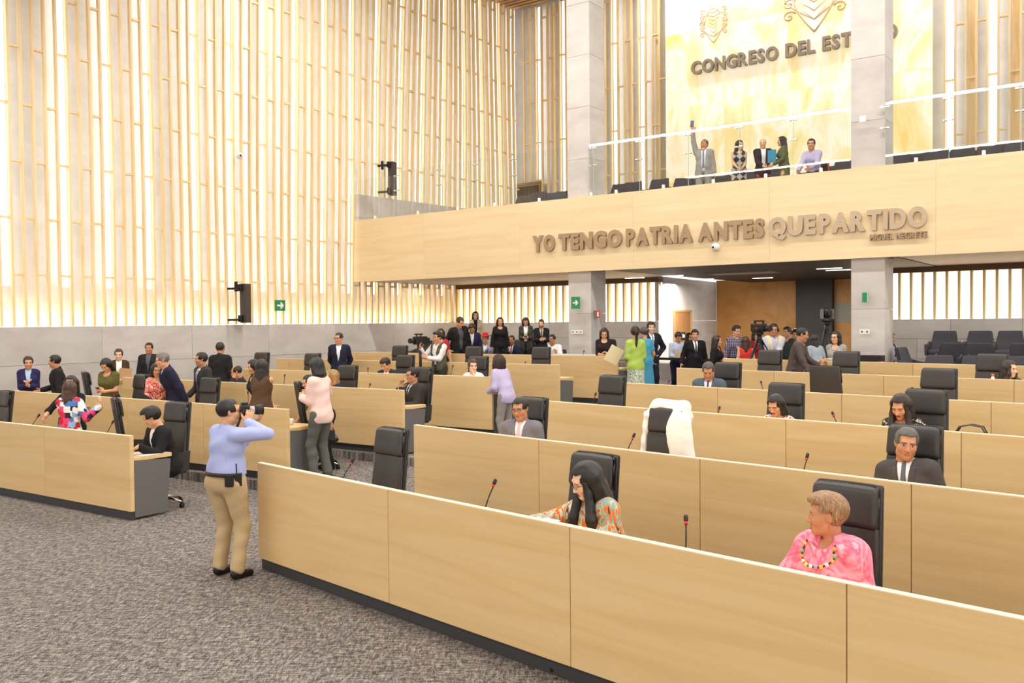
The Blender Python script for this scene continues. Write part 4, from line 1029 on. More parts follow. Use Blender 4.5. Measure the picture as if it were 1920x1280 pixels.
    # ---------- bottom
    if bottom:
        bk, bc = bottom[0], bottom[1]; bm_ = fabric(*bc) if isinstance(bc, tuple) else fabric(bc)
        f = Field((lo[0], lo[1], 0), (hi[0], hi[1], HC[2]+.16), res)
        if bk == 'trousers':
            f.ell(Lw(0, .005, .01), (.160*B, .118*B, .125), k=.05, infl=.012); f.ell(Lw(0, 0, .1), (.140*B, .106*B, .12), k=.05, infl=.010)
            leg(f, .016, to=.95, cuff=.016)
            X, Y, Z = f.grid(); f.v = (f.v+wr(X, Y, Z, .003)).astype(np.float32); f.cutmax(Z-(HC[2]+.10)+0*X)
            emit('trousers', f, bm_)
        else:
            hl = bottom[2]; f.cap(Lw(0, .005, .05), Lw(0, .005, -hl-.05), .165*B, .165*B+.04*hl, .05, fy=.80, infl=.012); X, Y, Z = f.grid(); f.cutmax((HC[2]-hl)-Z+0*X); f.cutmax(Z-(HC[2]-.04)+0*X)
            f.v = (f.v+wr(X, Y, Z, .002)).astype(np.float32); emit('skirt', f, bm_)
    for s, Hj, K, F_ in legs:
        g = Field(F_+np.array([-.09, -.24, -.12]), F_+np.array([.09, .12, .04]), .011 if dist < 9 else .018)
        g.cap(F_+np.array([0, .025, -.035]), F_+np.array([s*.015, -.15, -.055]), .046, .038, .03); g.ell(F_+np.array([0, .02, -.02]), (.042, .05, .05), k=.02)
        X, Y, Z = g.grid(); g.cutmax(.0-Z+0*X); emit('shoe', g, mat(shoes, .35))
    # ---------- hair
    if hair:
        key = (hair[0], hres, fem)
        if key not in HAIRC: HAIRC[key] = hair_field(hair[0], max(hres, .0055), fem)
        P, Q = HAIRC[key]; obj('hair', np_mesh('hair', (HCn+P@Mh.T)*S, Q, hair_mat(hair[1])), root)
        if hair[0] == 'front':
            for s in (-1, 1):
                a0 = HCn+Mh@np.array([s*.066, -.035, .01]); a1 = HCn+Mh@np.array([s*.080, -.045, -.07]); a2 = U(s*.098, -.135, .43); a3 = U(s*.085, -.165, .24)
                g = Field(np.minimum(np.minimum(a0, a1), np.minimum(a2, a3))-.07, np.maximum(np.maximum(a0, a1), np.maximum(a2, a3))+.07, max(hres, .006)*1.2)
                g.cap(a0, a1, .022, .030, .02); g.cap(a1, a2, .030, .036, .02); g.cap(a2, a3, .036, .014, .03); X, Y, Z = g.grid(); g.v = (g.v+.002*np.sin(230*X+90*Y)).astype(np.float32); emit('hair_strand', g, hair_mat(hair[1]))
    if glasses:
        mb = MB()
        for s in (-1, 1):
            ring = [(s*.032+.023*math.cos(a)*(1), -.103, .002+.017*math.sin(a)) for a in np.linspace(0, 2*PI, 13)]
            mb.tube(ring, .0019 if dist < 10 else .002, 5); mb.tube([(s*.055, -.101, .006), (s*.078, -.04, .006), (s*.08, .01, .002)], .0019 if dist < 10 else .002, 5)
        mb.tube([(-.01, -.105, .005), (.01, -.105, .005)], .0018, 5)
        mb.map(lambda v: tuple((HCn+Mh@np.array(v))*S)); obj('glasses', mb.mesh('glasses', mat(glasses, .3)), root)
    info = dict(root=root, S=S, HCn=HCn*S, Mh=Mh, arms=[(a[0], a[2]*S, a[3]*S, a[4], a[5]) for a in arms], p=p, z=z, yaw=math.radians(yaw), U=lambda x, y, z_: U(x, y, z_)*S, M=M, HC=HC*S, legs=legs, h=h)
    R = Matrix.Rotation(math.radians(yaw), 3, 'Z'); info['W'] = lambda v: Vector((p.x, p.y, z))+R@Vector(tuple(v))
    info['hand'] = lambda s, d=.08: info['W']([a for a in info['arms'] if a[0] == s][0][2]+[a for a in info['arms'] if a[0] == s][0][3]*d)
    PEOPLE.append((label, h)); return info
def head_local(sit, lean, twist, head, seat=.51):
    HC = np.array([0, 0, .93]) if not sit else np.array([0, .02, seat+.02]); M = rz(twist)@rx(lean[0])@ry(lean[1]); Mh = rz(head[0])@rx(head[1])@ry(head[2])
    c = HC+M@np.array([0, -.005, .595])+Mh@np.array([0, -.012, .078]); return c, c[2]+.138
def head_d(px, py, d): return at_d(px, py, d).z
# ================================================================== the people
def fit(k, yaw_rad, py, q, z, sit, seat=.51):
    c, zt = head_local(sit, k.get('lean', (4, 0)), k.get('twist', 0), k.get('head', (0, 0, 0)), seat)
    return c, zt
def st(label, px, py, d, yaw, **k):
    """px, py: top of the head in the photograph, d: forward distance of the head"""
    c, zt = fit(k, yaw, py, None, None, False); h = k.pop('h', None); q = at_x(px, d); zz = at_d(px, py, d).z; z = k.pop('z', None)
    for it in range(3):
        S = (h or 1.7)/1.72; R = Matrix.Rotation(math.radians(yaw), 2); p = q-R@Vector((c[0]*S, c[1]*S)); zf = floor_z(p) if z is None else z
        if it < 2 or h is None: h2 = (zz-zf)/zt*1.72; h = h2
    if not 1.5 < h < 1.9: print('HEIGHT', label, round(h, 2))
    return person(label, px, d, yaw, h=max(1.5, min(1.92, h)), z=zf, pos=p, **k)
def si(label, row, px, py, yaw=0, h=1.68, off=.70, **k):
    n, cc, u, a, b = ROW[row]; yw = a+math.radians(yaw); c, zt = fit(k, yw, py, None, None, True)
    for it in range(3):
        S = h/1.72; R = Matrix.Rotation(yw, 2); o = R@Vector((c[0]*S, c[1]*S)); s_ = (px-960)/FPX; q = None
        d_ = (cc+off+o.dot(n))/(n.x*s_+n.y); q = Vector((s_*d_, d_)); h = (at_d(px, py, d_).z-b)/zt*1.72
        if it == 2: print('SEAT', label[:40], round(h, 2))
        h = max(1.58, min(1.86, h))
    return person(label, px, d_, math.degrees(yw), h=h, z=b, sit=True, pos=q-o, **k)
# ---- photographer
ph = st('man photographing, seen from behind, in a blue shirt and khaki trousers', 427, 745, 8.25, 152, lean=(3, 0), twist=-14, head=(-32, -2, 0), build=1.2, belly=.3,
            rh=(-.19, -.10, 1.50), rp=(-1.0, -.25, -.45), rdir=(-.1, -.3, .9), rn=(.6, -.6, 0), lh=(-.10, -.30, 1.48), lp=(.3, -.5, -1), ldir=(-.7, -.2, .5), ln=(-.1, .2, 1), curl=.9,
            top=('shirt', 'A9B2DE'), bottom=('trousers', 'BFA67E'), hair=('short', '1E1813'), skin=1, glasses='2A2220', feet=((-.13, .0, 0), (.13, -.03, 0)))
mb = MB(); 
for k in range(24): pass
U = ph['U']
rng = [U(.168*math.cos(a), .018+.142*math.sin(a), .093) for a in np.linspace(0, 2*PI, 33)]
b_ = MB()
for a, c in zip(rng, rng[1:]): b_.tube([tuple(a-np.array([0, 0, .017])), tuple(a+np.array([0, 0, .017]))], .006, 4)
def band(pts, h_, t=.006):
    mb = MB(); bm = mb.bm; n = len(pts); V = []
    c = sum((Vector(p) for p in pts), Vector())/n
    for p in pts:
        p = Vector(p); o = (p-c); o.z = 0; o = o.normalized()*t; V.append([bm.verts.new(p+Vector((0, 0, -h_/2))), bm.verts.new(p+o+Vector((0, 0, -h_/2))), bm.verts.new(p+o+Vector((0, 0, h_/2))), bm.verts.new(p+Vector((0, 0, h_/2)))])
    for i in range(n-1):
        for k in range(4): bm.faces.new((V[i][k], V[i][(k+1) % 4], V[i+1][(k+1) % 4], V[i+1][k]))
    return mb
b_.bm.free()
obj('belt', band([tuple(U(.205*math.cos(a), .012+.165*math.sin(a), .085)) for a in np.linspace(0, 2*PI, 33)], .035).mesh('belt', mat('3A2418', .5), True), ph['root'])
q = U(-.205, -.01, .05); rd = obj('radio', MB().box(-.032, .032, -.02, .02, -.07, .05, bev=.008).mesh('radio', M_BLACK), ph['root'], tuple(q), .9)
obj('antenna', MB().tube([(.015, 0, .05), (.015, 0, .14)], .006, 6).mesh('antenna', M_BLACK), rd)
q = U(-.19, .075, .05); obj('phone_pouch', MB().box(-.04, .04, -.02, .02, -.07, .045, bev=.01).mesh('phone_pouch', M_BLACK), ph['root'], tuple(q), .5)
hd = ph['W'](ph['HCn']+ph['Mh']@np.array([0, -.145, .0]))
fdir = Matrix.Rotation(ph['yaw'], 3, 'Z')@Vector(tuple(ph['Mh']@np.array([0, -1, 0])))
yc = math.atan2(fdir.y, fdir.x)+PI/2
cmr = thing('camera', 'black and silver camera with a big white-ringed lens held by the photographer', 'camera', tuple(hd), yc)
obj('camera_body', MB().box(-.07, .07, -.035, .035, -.05, .05, bev=.01).box(-.03, .03, -.03, .03, .045, .078, bev=.008).mesh('camera_body', M_BLACK), cmr)
obj('lens', MB().tube([(0, -.03, 0), (0, -.10, 0)], [.036, .038], 16).mesh('lens', mat('B9B6B0', .4)), cmr)
obj('lens_hood', MB().tube([(0, -.09, 0), (0, -.11, 0), (0, -.17, 0)], [.040, .048, .052], 16).mesh('lens_hood', M_BLACK), cmr)
obj('strap', MB().tube([(.07, 0, .02), (.09, .03, -.1), (.07, .12, -.30), (.03, .14, -.42), (-.02, .13, -.3), (-.07, .02, .02)], .009, 5).mesh('strap', M_BLACK), cmr)
# ---- front row
lady = si('woman with long black hair, glasses and an orange and teal blouse, reaching forward', 'R1', 1097, 863, yaw=-12, fem=True, lean=(14, -4), head=(-16, 22, 4), rh=(-.34, -.50, .86), rp=(-1, .2, -.6), rdir=(-.3, -.8, -.35), rn=(0, -.2, -1), lh=(.10, -.34, .74),
          top=('blouse', ('E0742C,C9CFB8,9FB4A8,E0742C,B9BFA4,8AA8A0,E0742C,3A4644,D8D2B4', 'splash')), sleeve='three', bottom=('trousers', '2A2A2E'), hair=('front', '15110F'), skin=3, glasses='4A3B33', curl=.6, lip='B0555A')
pink = si('woman with short light brown hair, pink tie-dye blouse and bead necklace', 'R1', 1549, 921, yaw=-12, fem=True, lean=(4, -3), head=(-50, 2, 0), rh=(-.24, -.40, .70), lh=(.20, -.30, .66), build=1.06, belly=.5,
          top=('cape', ('F07C96,F7A3B4,E4607F,F9B4C2', 'tiedye')), sleeve='three', bottom=('trousers', '333036'), hair=('thick', '9A7550'), skin=2, lip='A85A50')
from mathutils.bvhtree import BVHTree
U = pink['U']; nk = []
bl_ = [o for o in pink['root'].children if o.name.startswith('blouse')][0]; bv = BVHTree.FromPolygons([v.co for v in bl_.data.vertices], [p.vertices[:] for p in bl_.data.polygons])
BCOL = ['E8C24A', '8FBF88', 'E9A23B', 'E8E4DC', 'F0E07A', 'D9F0E0', 'C9A0D8', 'F0C850', 'E8E4DC']
for k in range(25):
    v = (k-12)/12; o_ = U(.115*math.sin(v*1.75)/1.0*(.9 if abs(v) > .8 else 1), -.6, .53-.125*(1-abs(v)**2.2)); d_ = Vector(tuple(U(0, 0, .4)-U(0, -1, .4))).normalized()
    hit = bv.ray_cast(Vector(tuple(o_)), d_, 2.0)
    nk.append((hit[0]-d_*.008) if hit[0] is not None else Vector(tuple(o_))+d_*.5)
nkl = obj('necklace', MB().tube([tuple(p) for p in nk], .0035, 5).mesh('necklace', M_BLACK), pink['root'])
for k, pt in enumerate(nk[1:-1]):
    c = BCOL[(k//2) % 9] if k % 2 == 0 else '1C1A1A'; r = .014 if k % 2 == 0 else .006
    obj('bead', MB().ball((0, 0, 0), (r, r*.5, r), seg=10).mesh('bead', mat(c, .3)), nkl, tuple(pt))
e = pink['HCn']+pink['Mh']@np.array([.086, .01, -.05]); obj('earring', MB().ball((0, 0, 0), .007, seg=8).ball((0, 0, -.018), .005, seg=8).mesh('earring', mat('E0566A', .3)), pink['root'], tuple(e))
# ---- second row
si('man in a grey suit with glasses and a pink tie, looking left', 'R2', 974, 743, yaw=20, head=(-2, 8, -4), lean=(3, 0), twist=4, top=('suit', '76747A', 'F5EEEE', 'E8B7C0'), bottom=('trousers', '55535A'), hair=('short', '17130F'), skin=2, glasses='6A5A50', build=1.05, belly=.3, rh=(-.22, -.30, .70), lh=(.22, -.25, .68))
si('grey haired man in a dark grey suit and grey tie, facing the camera', 'R2', 1700, 799, yaw=4, head=(24, 4, 6), lean=(0, -7), top=('suit', '4A4645', 'F3F0EE', '5F6068'), bottom=('trousers', '3A3837'), hair=('short', '57534F'), skin=2, build=1.06, belly=.3, rh=(-.22, -.30, .70), lh=(.24, -.22, .68))
# ---- third and further rows
si('woman in a white and red flowered blouse looking down, in the third row', 'R3', 1454, 738, yaw=5, fem=True, lean=(12, 0), head=(-8, 26, 0), top=('tshirt', ('F3ECE6,A83A3A,F3ECE6,8C2B30', 'floral')), sleeve='short', hair=('long', '1D1512'), skin=1, lip='B03A3A', bottom=('trousers', '2A2A2E'))
si('woman with long dark brown hair in a black blouse with pale squiggles, looking down', 'R3', 1689, 737, yaw=5, fem=True, lean=(12, 0), head=(-8, 24, 0), top=('blouse', ('262220,262220,C9BFA6,262220', 'floral')), hair=('front', '2B1A14'), skin=1, lip='A83A34', bottom=('trousers', '2A2A2E'))
si('grey haired man in a blue suit and blue tie looking down', 'R4', 1328, 677, yaw=20, lean=(12, 0), head=(6, 26, 0), top=('suit', '54616F', 'E6E6EE', '2E3A78'), bottom=('trousers', '3A4552'), hair=('short', '4E4945'), skin=2, build=1.05)
si('smiling woman with long dark brown hair looking right, at the right edge', 'R5', 1893, 674, yaw=30, fem=True, lean=(10, 0), head=(45, 4, 0), top=('blouse', ('2A2829,2A2829,6A6868', 'floral')), hair=('front', '2A1B17'), skin=3, bottom=('trousers', '2A2A2E'))
# ---- left block, first row
wr_ = si('man in a black suit writing at the end of the front left desk', 'L1', 281, 761, yaw=-8, lean=(16, 0), head=(-34, 26, 0), rh=(-.10, -.42, .84), lh=(.17, -.44, .84), rdir=(.1, -.9, -.3), ldir=(-.3, -.9, -.3), rn=(0, 0, -1), ln=(0, 0, -1), top=('suit', '232122', 'F4F1EF', None), bottom=('trousers', '232122'), hair=('swept', '17120F'), skin=1)
st('woman seen from behind in a colourful block printed shirt, being hugged', 130, 712, 12.6, 172, fem=True, lean=(3, 0), build=1.1, rh=(-.44, -.12, 1.32), rp=(-.2, .3, -1), rdir=(-.2,0,1), lh=(.05, -.36, 1.25), lp=(1, 0, -.5),
   top=('blouse', ('E8E4E4,E8E4E4,C8324A,2B2A3A,4F78B8,E8E4E4,D8487A,B8322C,8FB0D8', 'blocks')), bottom=('trousers', 'EDEBE8'), hair=('mid', '4A2E1E'), skin=0)
st('dark haired person in black hugging the woman in the block printed shirt', 131, 703, 12.95, 4, fem=True, rh=(-.26, -.42, 1.08), rp=(-1, 0, -.6), rdir=(.3, -.8, 0), lh=(.15, -.42, 1.25), top=('tshirt', '201E20'), sleeve='elbow', bottom=('trousers', '201E20'), hair=('bob', '181412'), skin=1)
# ---- second left row and the people standing by the wall
st('woman in a dark blue blazer with clasped hands by the grey wall', 52, 667, 16.9, 25, fem=True, head=(8, 6, 0), rh=(-.03, -.27, 1.16), lh=(.03, -.27, 1.14), rdir=(.4, -.3, .8), ldir=(-.4, -.3, .8), top=('suit', '2C2A55', 'AFC4DE', None), bottom=('trousers', '2C2A55'), hair=('pony', '3A241A'), skin=1)
st('man in a black suit seen side-on, facing the woman in the blue blazer', 101, 664, 16.4, -62, head=(-20, 4, 0), lean=(6, 0), rh=(-.12, -.32, 1.05), top=('suit', '222124', 'F0EEEC', None), bottom=('trousers', '222124'), hair=('short', '16120F'), skin=2, build=1.05)
ol = st('woman in an olive top looking down at her phone', 198, 671, 15.9, -10, fem=True, build=1.08, head=(-4, 34, 0), rh=(-.06, -.28, 1.10), lh=(.07, -.28, 1.10), rdir=(.5, -.6, .4), ldir=(-.5, -.6, .4), top=('tshirt', '5E5A30'), sleeve='short', bottom=('trousers', '2B2A2E'), hair=('bob', '1C1613'), skin=1)
br = st('woman in a brown jacket holding a clipboard and a phone by the wall', 222, 653, 18.3, 22, fem=True, head=(-4, 6, 0), rh=(.02, -.27, 1.12), lh=(.10, -.28, 1.06), rdir=(.3, -.4, .8), top=('open', '4A3428', 'F0ECE8', None), bottom=('trousers', '2B2A2E'), hair=('pony', '4A2A1C'), skin=3)
st('man in a black leather jacket standing against the wall', 279, 641, 19.2, 8, lean=(0, 0), rh=(-.24, -.10, .84), top=('suit', '2A2829', '5A6070', None), bottom=('trousers', '2A2B33'), hair=('short', '1A1512'), skin=2)
rdress = st('woman in a red and white flowered dress holding a black folder, her face hidden', 293, 680, 15.2, 10, fem=True, head=(20, 10, 0), rh=(-.10, -.28, 1.05), lh=(.05, -.28, 1.02), top=('dress', ('D8452E,EFE4D8,D8452E,C83A28,EFE4D8', 'floral'), .5), sleeve='elbow', bottom=None, hair=('bob', '2B1D16'), skin=1)
st('grey haired man in a navy jacket leaning to the left', 303, 659, 14.9, -58, lean=(20, 0), head=(-10, 10, 0), rh=(-.20, -.10, .84), lh=(.22, .1, .86), top=('suit', '22243A', 'E8EAF2', None), bottom=('trousers', '262A44'), hair=('short', '77706A'), skin=1, glasses='3A3A3A')
st('man in a dark grey suit and striped tie looking left', 376, 659, 15.7, -42, head=(-22, 2, 0), rh=(-.18, -.22, .95), top=('suit', '3A393B', 'EDEBEA', '8A8C94'), bottom=('trousers', '3A393B'), hair=('short', '1B1613'), skin=2)
st('man in a black suit seen from behind by the wall', 413, 640, 18.0, 176, lean=(0, 0), top=('suit', '242326', 'F0EEEC', None), bottom=('trousers', '242326'), hair=('short', '2A2320'), skin=2)
si('seated man holding his hand to his cheek, left of the brown dress', 'L3', 442, 684, yaw=-22, lean=(10, 0), head=(-20, 16, 0), lh=(.06, -.20, 1.06), ldir=(-.1, .3, .9), lp=(.7, -.6, -1), top=('suit', '2A282B', 'EDEBEA', None), hair=('balding', '2A2019'), skin=2)
st('person in a dark suit half hidden behind the woman in the brown dress', 474, 673, 14.6, -60, fem=True, lean=(8, 0), head=(0, 10, 0), top=('suit', '2F2D30', '2F2D30', None), bottom=('trousers', '2F2D30'), hair=('bob', '1C1816'), skin=1)
st('woman in a sleeveless brown dress seen from behind', 491, 672, 13.9, 166, fem=True, build=1.12, head=(10, 0, 0), rh=(.03+.26, -.12, .98), lh=(-.28, -.08, .84), top=('dress', '57412F', .52), sleeve='none', bottom=None, hair=('mid', '241915'), skin=1, bustm=0)
pk = st('woman in a pale pink blouse and grey trousers standing in the aisle', 592, 669, 12.55, -118, fem=True, lean=(5, 0), head=(-8, 12, 0), h=1.74, rh=(-.20, -.36, 1.20), rp=(-.9, .4, -.6), rdir=(-.2, -1, .1), lh=(.05, -.30, 1.16), top=('blouse', 'EFCDC2'), bottom=('trousers', '62605C'), hair=('bob', '1B1615'), skin=3, feet=((-.10, .02, 0), (.10, -.06, 0)), shoes='3A302C')
st('person in black leaning with one bare arm on the desk, hidden behind the pink blouse', 577, 702, 13.3, -60, fem=True, lean=(30, 0), head=(0, 10, 0), rh=(-.24, -.46, .84), rdir=(0, -.2, -1), top=('tshirt', '1C1A1B'), sleeve='short', bottom=('trousers', '1C1A1B'), hair=('bob', '1B1615'), skin=1)
si('blonde woman with a red scarf and navy jacket looking left', 'L3', 622, 692, yaw=-8, fem=True, lean=(8, 0), head=(-42, 2, 0), top=('suit', '26304A', 'C8323A', None), hair=('bob', 'A8824E'), skin=3, lip='B0403A')
si('man with glasses in a dark grey suit, hand at his chin, at the desk end', 'L3', 772, 687, yaw=-14, lean=(3, 0), head=(-14, 2, 0), rh=(-.02, -.26, 1.00), rdir=(.2, .1, .9), rp=(-.7, -.4, -1), top=('suit', '3B3637', 'EDEBEA', '3A3C46'), hair=('short', '1C1714'), skin=2, glasses='5A5048', build=1.1)
si('man bowed over his desk in a dark suit and open white shirt', 'L4', 722, 670, yaw=14, lean=(18, 0), head=(-10, 28, 0), top=('suit', '2E2F36', 'EDEEF2', None), hair=('thick', '1B1512'), skin=1)
si('woman in a white blazer with tied brown hair looking right', 'L4', 886, 672, yaw=10, fem=True, lean=(10, 0), head=(38, 4, 0), lh=(.10, -.24, 1.0), ldir=(-.2, .2, .9), top=('suit', 'E6EAEA', 'E6EAEA', None), hair=('pony', '4A3020'), skin=3)
st('woman with long curly brown hair and a lilac top leaning on the desk end', 934, 664, 15.4, -135, fem=True, lean=(20, 0), z=.2, head=(-14, -8, 0), rh=(-.15, -.34, 1.0), lh=(.15, -.34, 1.0), top=('blouse', 'C3B7D9'), bottom=('trousers', '9A948E'), hair=('curly', '3A251B'), skin=1, bustm=0)
st('man in glasses and a dark blazer with his back to the grey wall', 635, 622, 19.4, 2, lean=(0, 0), head=(-28, 2, 0), rh=(-.10, .14, .92), lh=(.10, .14, .92), top=('suit', '26283A', 'EDEFF4', None), bottom=('trousers', '26283A'), hair=('crew', '1D1714'), skin=1, glasses='3A3030')
# ---- left audience under the balcony
cmn = st('cameraman in a dark vest and white shirt filming with a shoulder camera', 820, 620, 18.6, -38, z=.49, head=(-8, 4, 6), lean=(4, 0), rh=(-.20, -.36, 1.36), rdir=(.2, -.5, .8), lh=(-.02, -.34, 1.16), ldir=(-.2, -.7, .3), top=('shirt', 'EFEDEC', '5A5844'), bottom=('trousers', '3B3630'), hair=('thick', '1C1714'), skin=1)
st('woman in red behind the cameraman with the shoulder camera', 826, 615, 21.0, -10, z=.6, fem=True, top=('tshirt', 'B8323E'), sleeve='short', hair=('long', '2A1A16'), skin=1)
st('big man in a black jacket and grey shirt leaning over to the right', 863, 593, 22.0, 30, z=.72, lean=(16, -6), head=(16, 26, 0), build=1.15, belly=.4, rh=(-.28, -.1, .9), top=('open', '232225', '55575E', None), bottom=('trousers', '2A2A30'), hair=('short', '2A2521'), skin=1)
st('woman in a beige jacket standing at the back of the left audience', 892, 583, 24.6, 6, z=1.15, fem=True, head=(4, 10, 0), top=('open', 'CFC0A0', '1E1C1C', None), bottom=('trousers', '2B2A2E'), hair=('mid', '2A1C17'), skin=0)
st('man in a navy blazer and white shirt looking down, behind the red hat', 885, 606, 22.4, 6, z=.72, head=(-8, 30, 0), lean=(12, 0), top=('suit', '25284A', 'E8E6E6', None), bottom=('trousers', '25284A'), hair=('thick', '1C1512'), skin=2)
def au(label, px, n, yaw, h, **k):
    p = nf_pos(px, n); z = k.pop('z', .78 if n < 19.4 else .98); return person(label, px, p.y, math.degrees(AF)+yaw, h=h, z=z, sit=True, pos=p, seat=.44, **k)
au('grey haired man in a white guayabera looking down', 874, 18.9, 20, 1.68, lean=(10, 0), head=(-10, 34, 0), top=('shirt', 'F1EFED'), hair=('short', '8A8580'), skin=2, build=1.08)
rh_ = au('man in a red cowboy hat and light blue jacket with crossed arms', 911, 18.9, 24, 1.70, head=(0, 4, 0), rh=(.10, -.28, .86), lh=(-.08, -.28, .88), top=('suit', '8FA3CC', 'E8ECF2', None), hair=('short', '2A211C'), skin=1, build=1.1)
au('man in a navy suit with a dark red tie, smiling', 960, 19.0, 22, 1.68, head=(-6, 2, 0), top=('suit', '2A3048', 'EFEDEE', '7A2632'), hair=('short', '221A16'), skin=2)
au('woman in black and gold patterned jacket with dark wavy hair', 996, 18.8, 18, 1.60, fem=True, head=(-10, 2, 0), top=('open', '1E1B1A', ('B09A5E,3A3022,CBB780', 'fine'), None), hair=('bob', '1C1614'), skin=1, lip='A84A44')
au('man in a white shirt sitting next to the left column, arm on the low wall', 1037, 19.0, 14, 1.72, lean=(6, 0), head=(-16, 2, 0), rh=(-.25, -.35, .82), lh=(.24, -.40, .80), top=('shirt', 'F3F1F0'), hair=('short', '1E1815'), skin=2, build=1.12)
st('woman with long dark hair in a black top standing behind the navy suit', 938, 598, 22.6, 8, z=.98, fem=True, build=1.0, head=(0, 2, 0), top=('blouse', '211E1E'), bottom=('trousers', '211E1E'), hair=('long', '2A1A16'), skin=1)
ojk = st('woman in an olive jacket looking at her phone, standing in the audience', 986, 598, 22.6, -4, z=.98, fem=True, head=(0, 28, 0), rh=(-.06, -.28, 1.12), lh=(.07, -.28, 1.12), top=('open', '45423A', 'E8E8EC', None), bottom=('trousers', '2A2829'), hair=('long', '231814'), skin=1)
bdm = st('bearded man in a black suit looking at a phone', 1015, 604, 22.0, 4, z=.92, head=(-8, 12, 0), rh=(-.06, -.30, 1.14), lh=(.08, -.30, 1.16), top=('suit', '201E21', 'C9B9A8', '5A4638'), bottom=('trousers', '201E21'), hair=('short', '2E1E17'), skin=0, beard=((.05, .03, .02), .8))
# ---- middle, near the entrance
bk = st('woman in a black top reading her phone beside the left column', 1133, 614, 19.6, -8, fem=True, build=1.06, head=(2, 24, 0), rh=(-.05, -.28, 1.10), lh=(.08, -.27, 1.08), rdir=(.6, -.6, .3), ldir=(-.6, -.6, .3), top=('tshirt', '2A2224'), sleeve='elbow', bottom=('trousers', '2A2628'), hair=('bob', '3A2419'), skin=0)
gr = st('woman in a lime green jacket and leaf print skirt seen from behind', 1191, 611, 18.2, 178, fem=True, build=.94, bustm=0, head=(6, 4, 0), rh=(-.17, -.28, 1.06), rp=(-.1, .6, -.9), lh=(.17, -.24, 1.06), lp=(.1, .6, -.9), top=('blouse', 'ABC35C'), bottom=('skirt', ('E9E9DC,5F8A6A,E9E9DC,3E5F52,A8BF8A', 'leaf'), .50), hair=('pony', '241813'), skin=1)
st('woman in a turquoise dress with grey dark hair behind the lime jacket', 1207, 612, 18.9, 205, fem=True, bustm=0, head=(20, 4, 0), rh=(-.2, -.1, .9), lh=(-.30, -.02, .80), top=('dress', '4E9FC0', .85), sleeve='short', bottom=None, hair=('bun', '4A4340'), skin=1)
st('man with an earpiece in a navy suit behind the woman in turquoise', 1221, 602, 19.8, 12, head=(-10, 2, 0), lh=(.16, -.05, .98), lp=(1, .4, -.3), top=('suit', '23242E', 'EEEFF2', '8C8F9A'), bottom=('trousers', '23242E'), hair=('swept', '3A241A'), skin=3)
fo = st('young man in a light blue shirt reading a folder by the side door', 1272, 622, 20.8, 8, z=.5, head=(2, 26, 0), rh=(-.12, -.30, 1.08), lh=(.12, -.30, 1.08), top=('shirt', 'BCC6DA'), bottom=('trousers', '20223A'), hair=('thick', '1C1714'), skin=1)
st('young man in a black suit and dark blue tie near the side door', 1303, 617, 20.0, 0, z=.5, build=1.16, belly=.2, head=(-8, 0, 0), rh=(-.34, -.12, .92), top=('suit', '1F1C1E', 'F0F0F2', '2C3350'), bottom=('trousers', '1F1C1E'), hair=('thick', '1A1512'), skin=1)
st('person with dark hair mostly hidden behind the man in the black suit', 1293, 623, 21.2, 30, z=.5, fem=True, top=('tshirt', '1E1C1E'), hair=('long', '1E1614'), skin=1)
st('woman in black with a pale hair band looking right', 1345, 628, 18.4, 60, z=.5, fem=True, head=(10, 0, 0), build=1.05, top=('blouse', '1D1B1D'), bottom=('trousers', '1D1B1D'), hair=('long', '261A16'), skin=1)
st('man in a plaid shirt and glasses, hand on his chest', 1381, 609, 19.4, 14, head=(6, 8, 0), lh=(-.02, -.25, 1.18), top=('shirt', ('3A2F4C,A9A2B4,9', 'plaid')), bottom=('trousers', '2A2A33'), hair=('thick', '1A1613'), skin=0, glasses='3A3A3A')
st('woman in a red sleeveless top seen from behind', 1398, 630, 18.7, 170, z=.5, fem=True, bustm=0, top=('tank', 'D83A34'), sleeve='none', bottom=('trousers', '1E1C1E'), hair=('mid', '4A2A1E'), skin=0)
st('woman in a red long-sleeved top behind the camera tripod', 1418, 618, 20.4, 20, z=.55, fem=True, top=('blouse', 'B02E30'), bottom=('trousers', '2A2A2E'), hair=('long', '2A1C17'), skin=0)
cm2 = st('television cameraman in a beige vest with a headset', 1451, 606, 18.2, 0, head=(-12, 2, 0), build=1.12, rh=(-.14, -.34, 1.02), lh=(-.05, -.34, .98), ldir=(-.5, -.4, .2), top=('shirt', 'B9BBD0', 'D8CDB0'), bottom=('trousers', '3A3A40'), hair=('short', '1B1613'), skin=2, glasses='2A2A2A')
st('dark haired man with headphones looking left behind the cameraman', 1476, 612, 20.4, -60, z=.5, top=('tshirt', '3A4644'), bottom=('trousers', '2A2A33'), hair=('thick', '1A1613'), skin=1)
st('man in a pale green shirt bending behind the plaid jacket', 1491, 616, 21.2, -12, z=.5, head=(0, 14, 0), lean=(10, 0), top=('tshirt', '8FA08E'), hair=('thick', '1A1613'), skin=1)
pj = st('man in a brown plaid jacket and white shirt leaning to the right', 1505, 613, 15.9, 62, lean=(10, 0), head=(8, 12, 0), rh=(-.30, -.32, .86), rp=(-1, .3, -.4), lh=(.10, -.42, 1.02), ldir=(0, -.8, .5), top=('suit', ('4A3F3D,6A5E5A,26', 'plaid'), 'F3EEEE', None), bottom=('trousers', '2A2624'), hair=('crew', '241D19'), skin=2, build=1.05)
st('person in jeans and pale top bending in front of the black pier', 1527, 640, 17.6, 190, fem=True, lean=(14, 0), bustm=0, top=('tank', '9AA4B0'), sleeve='short', bottom=('trousers', '6E84A6'), hair=('long', '241A16'), skin=2)
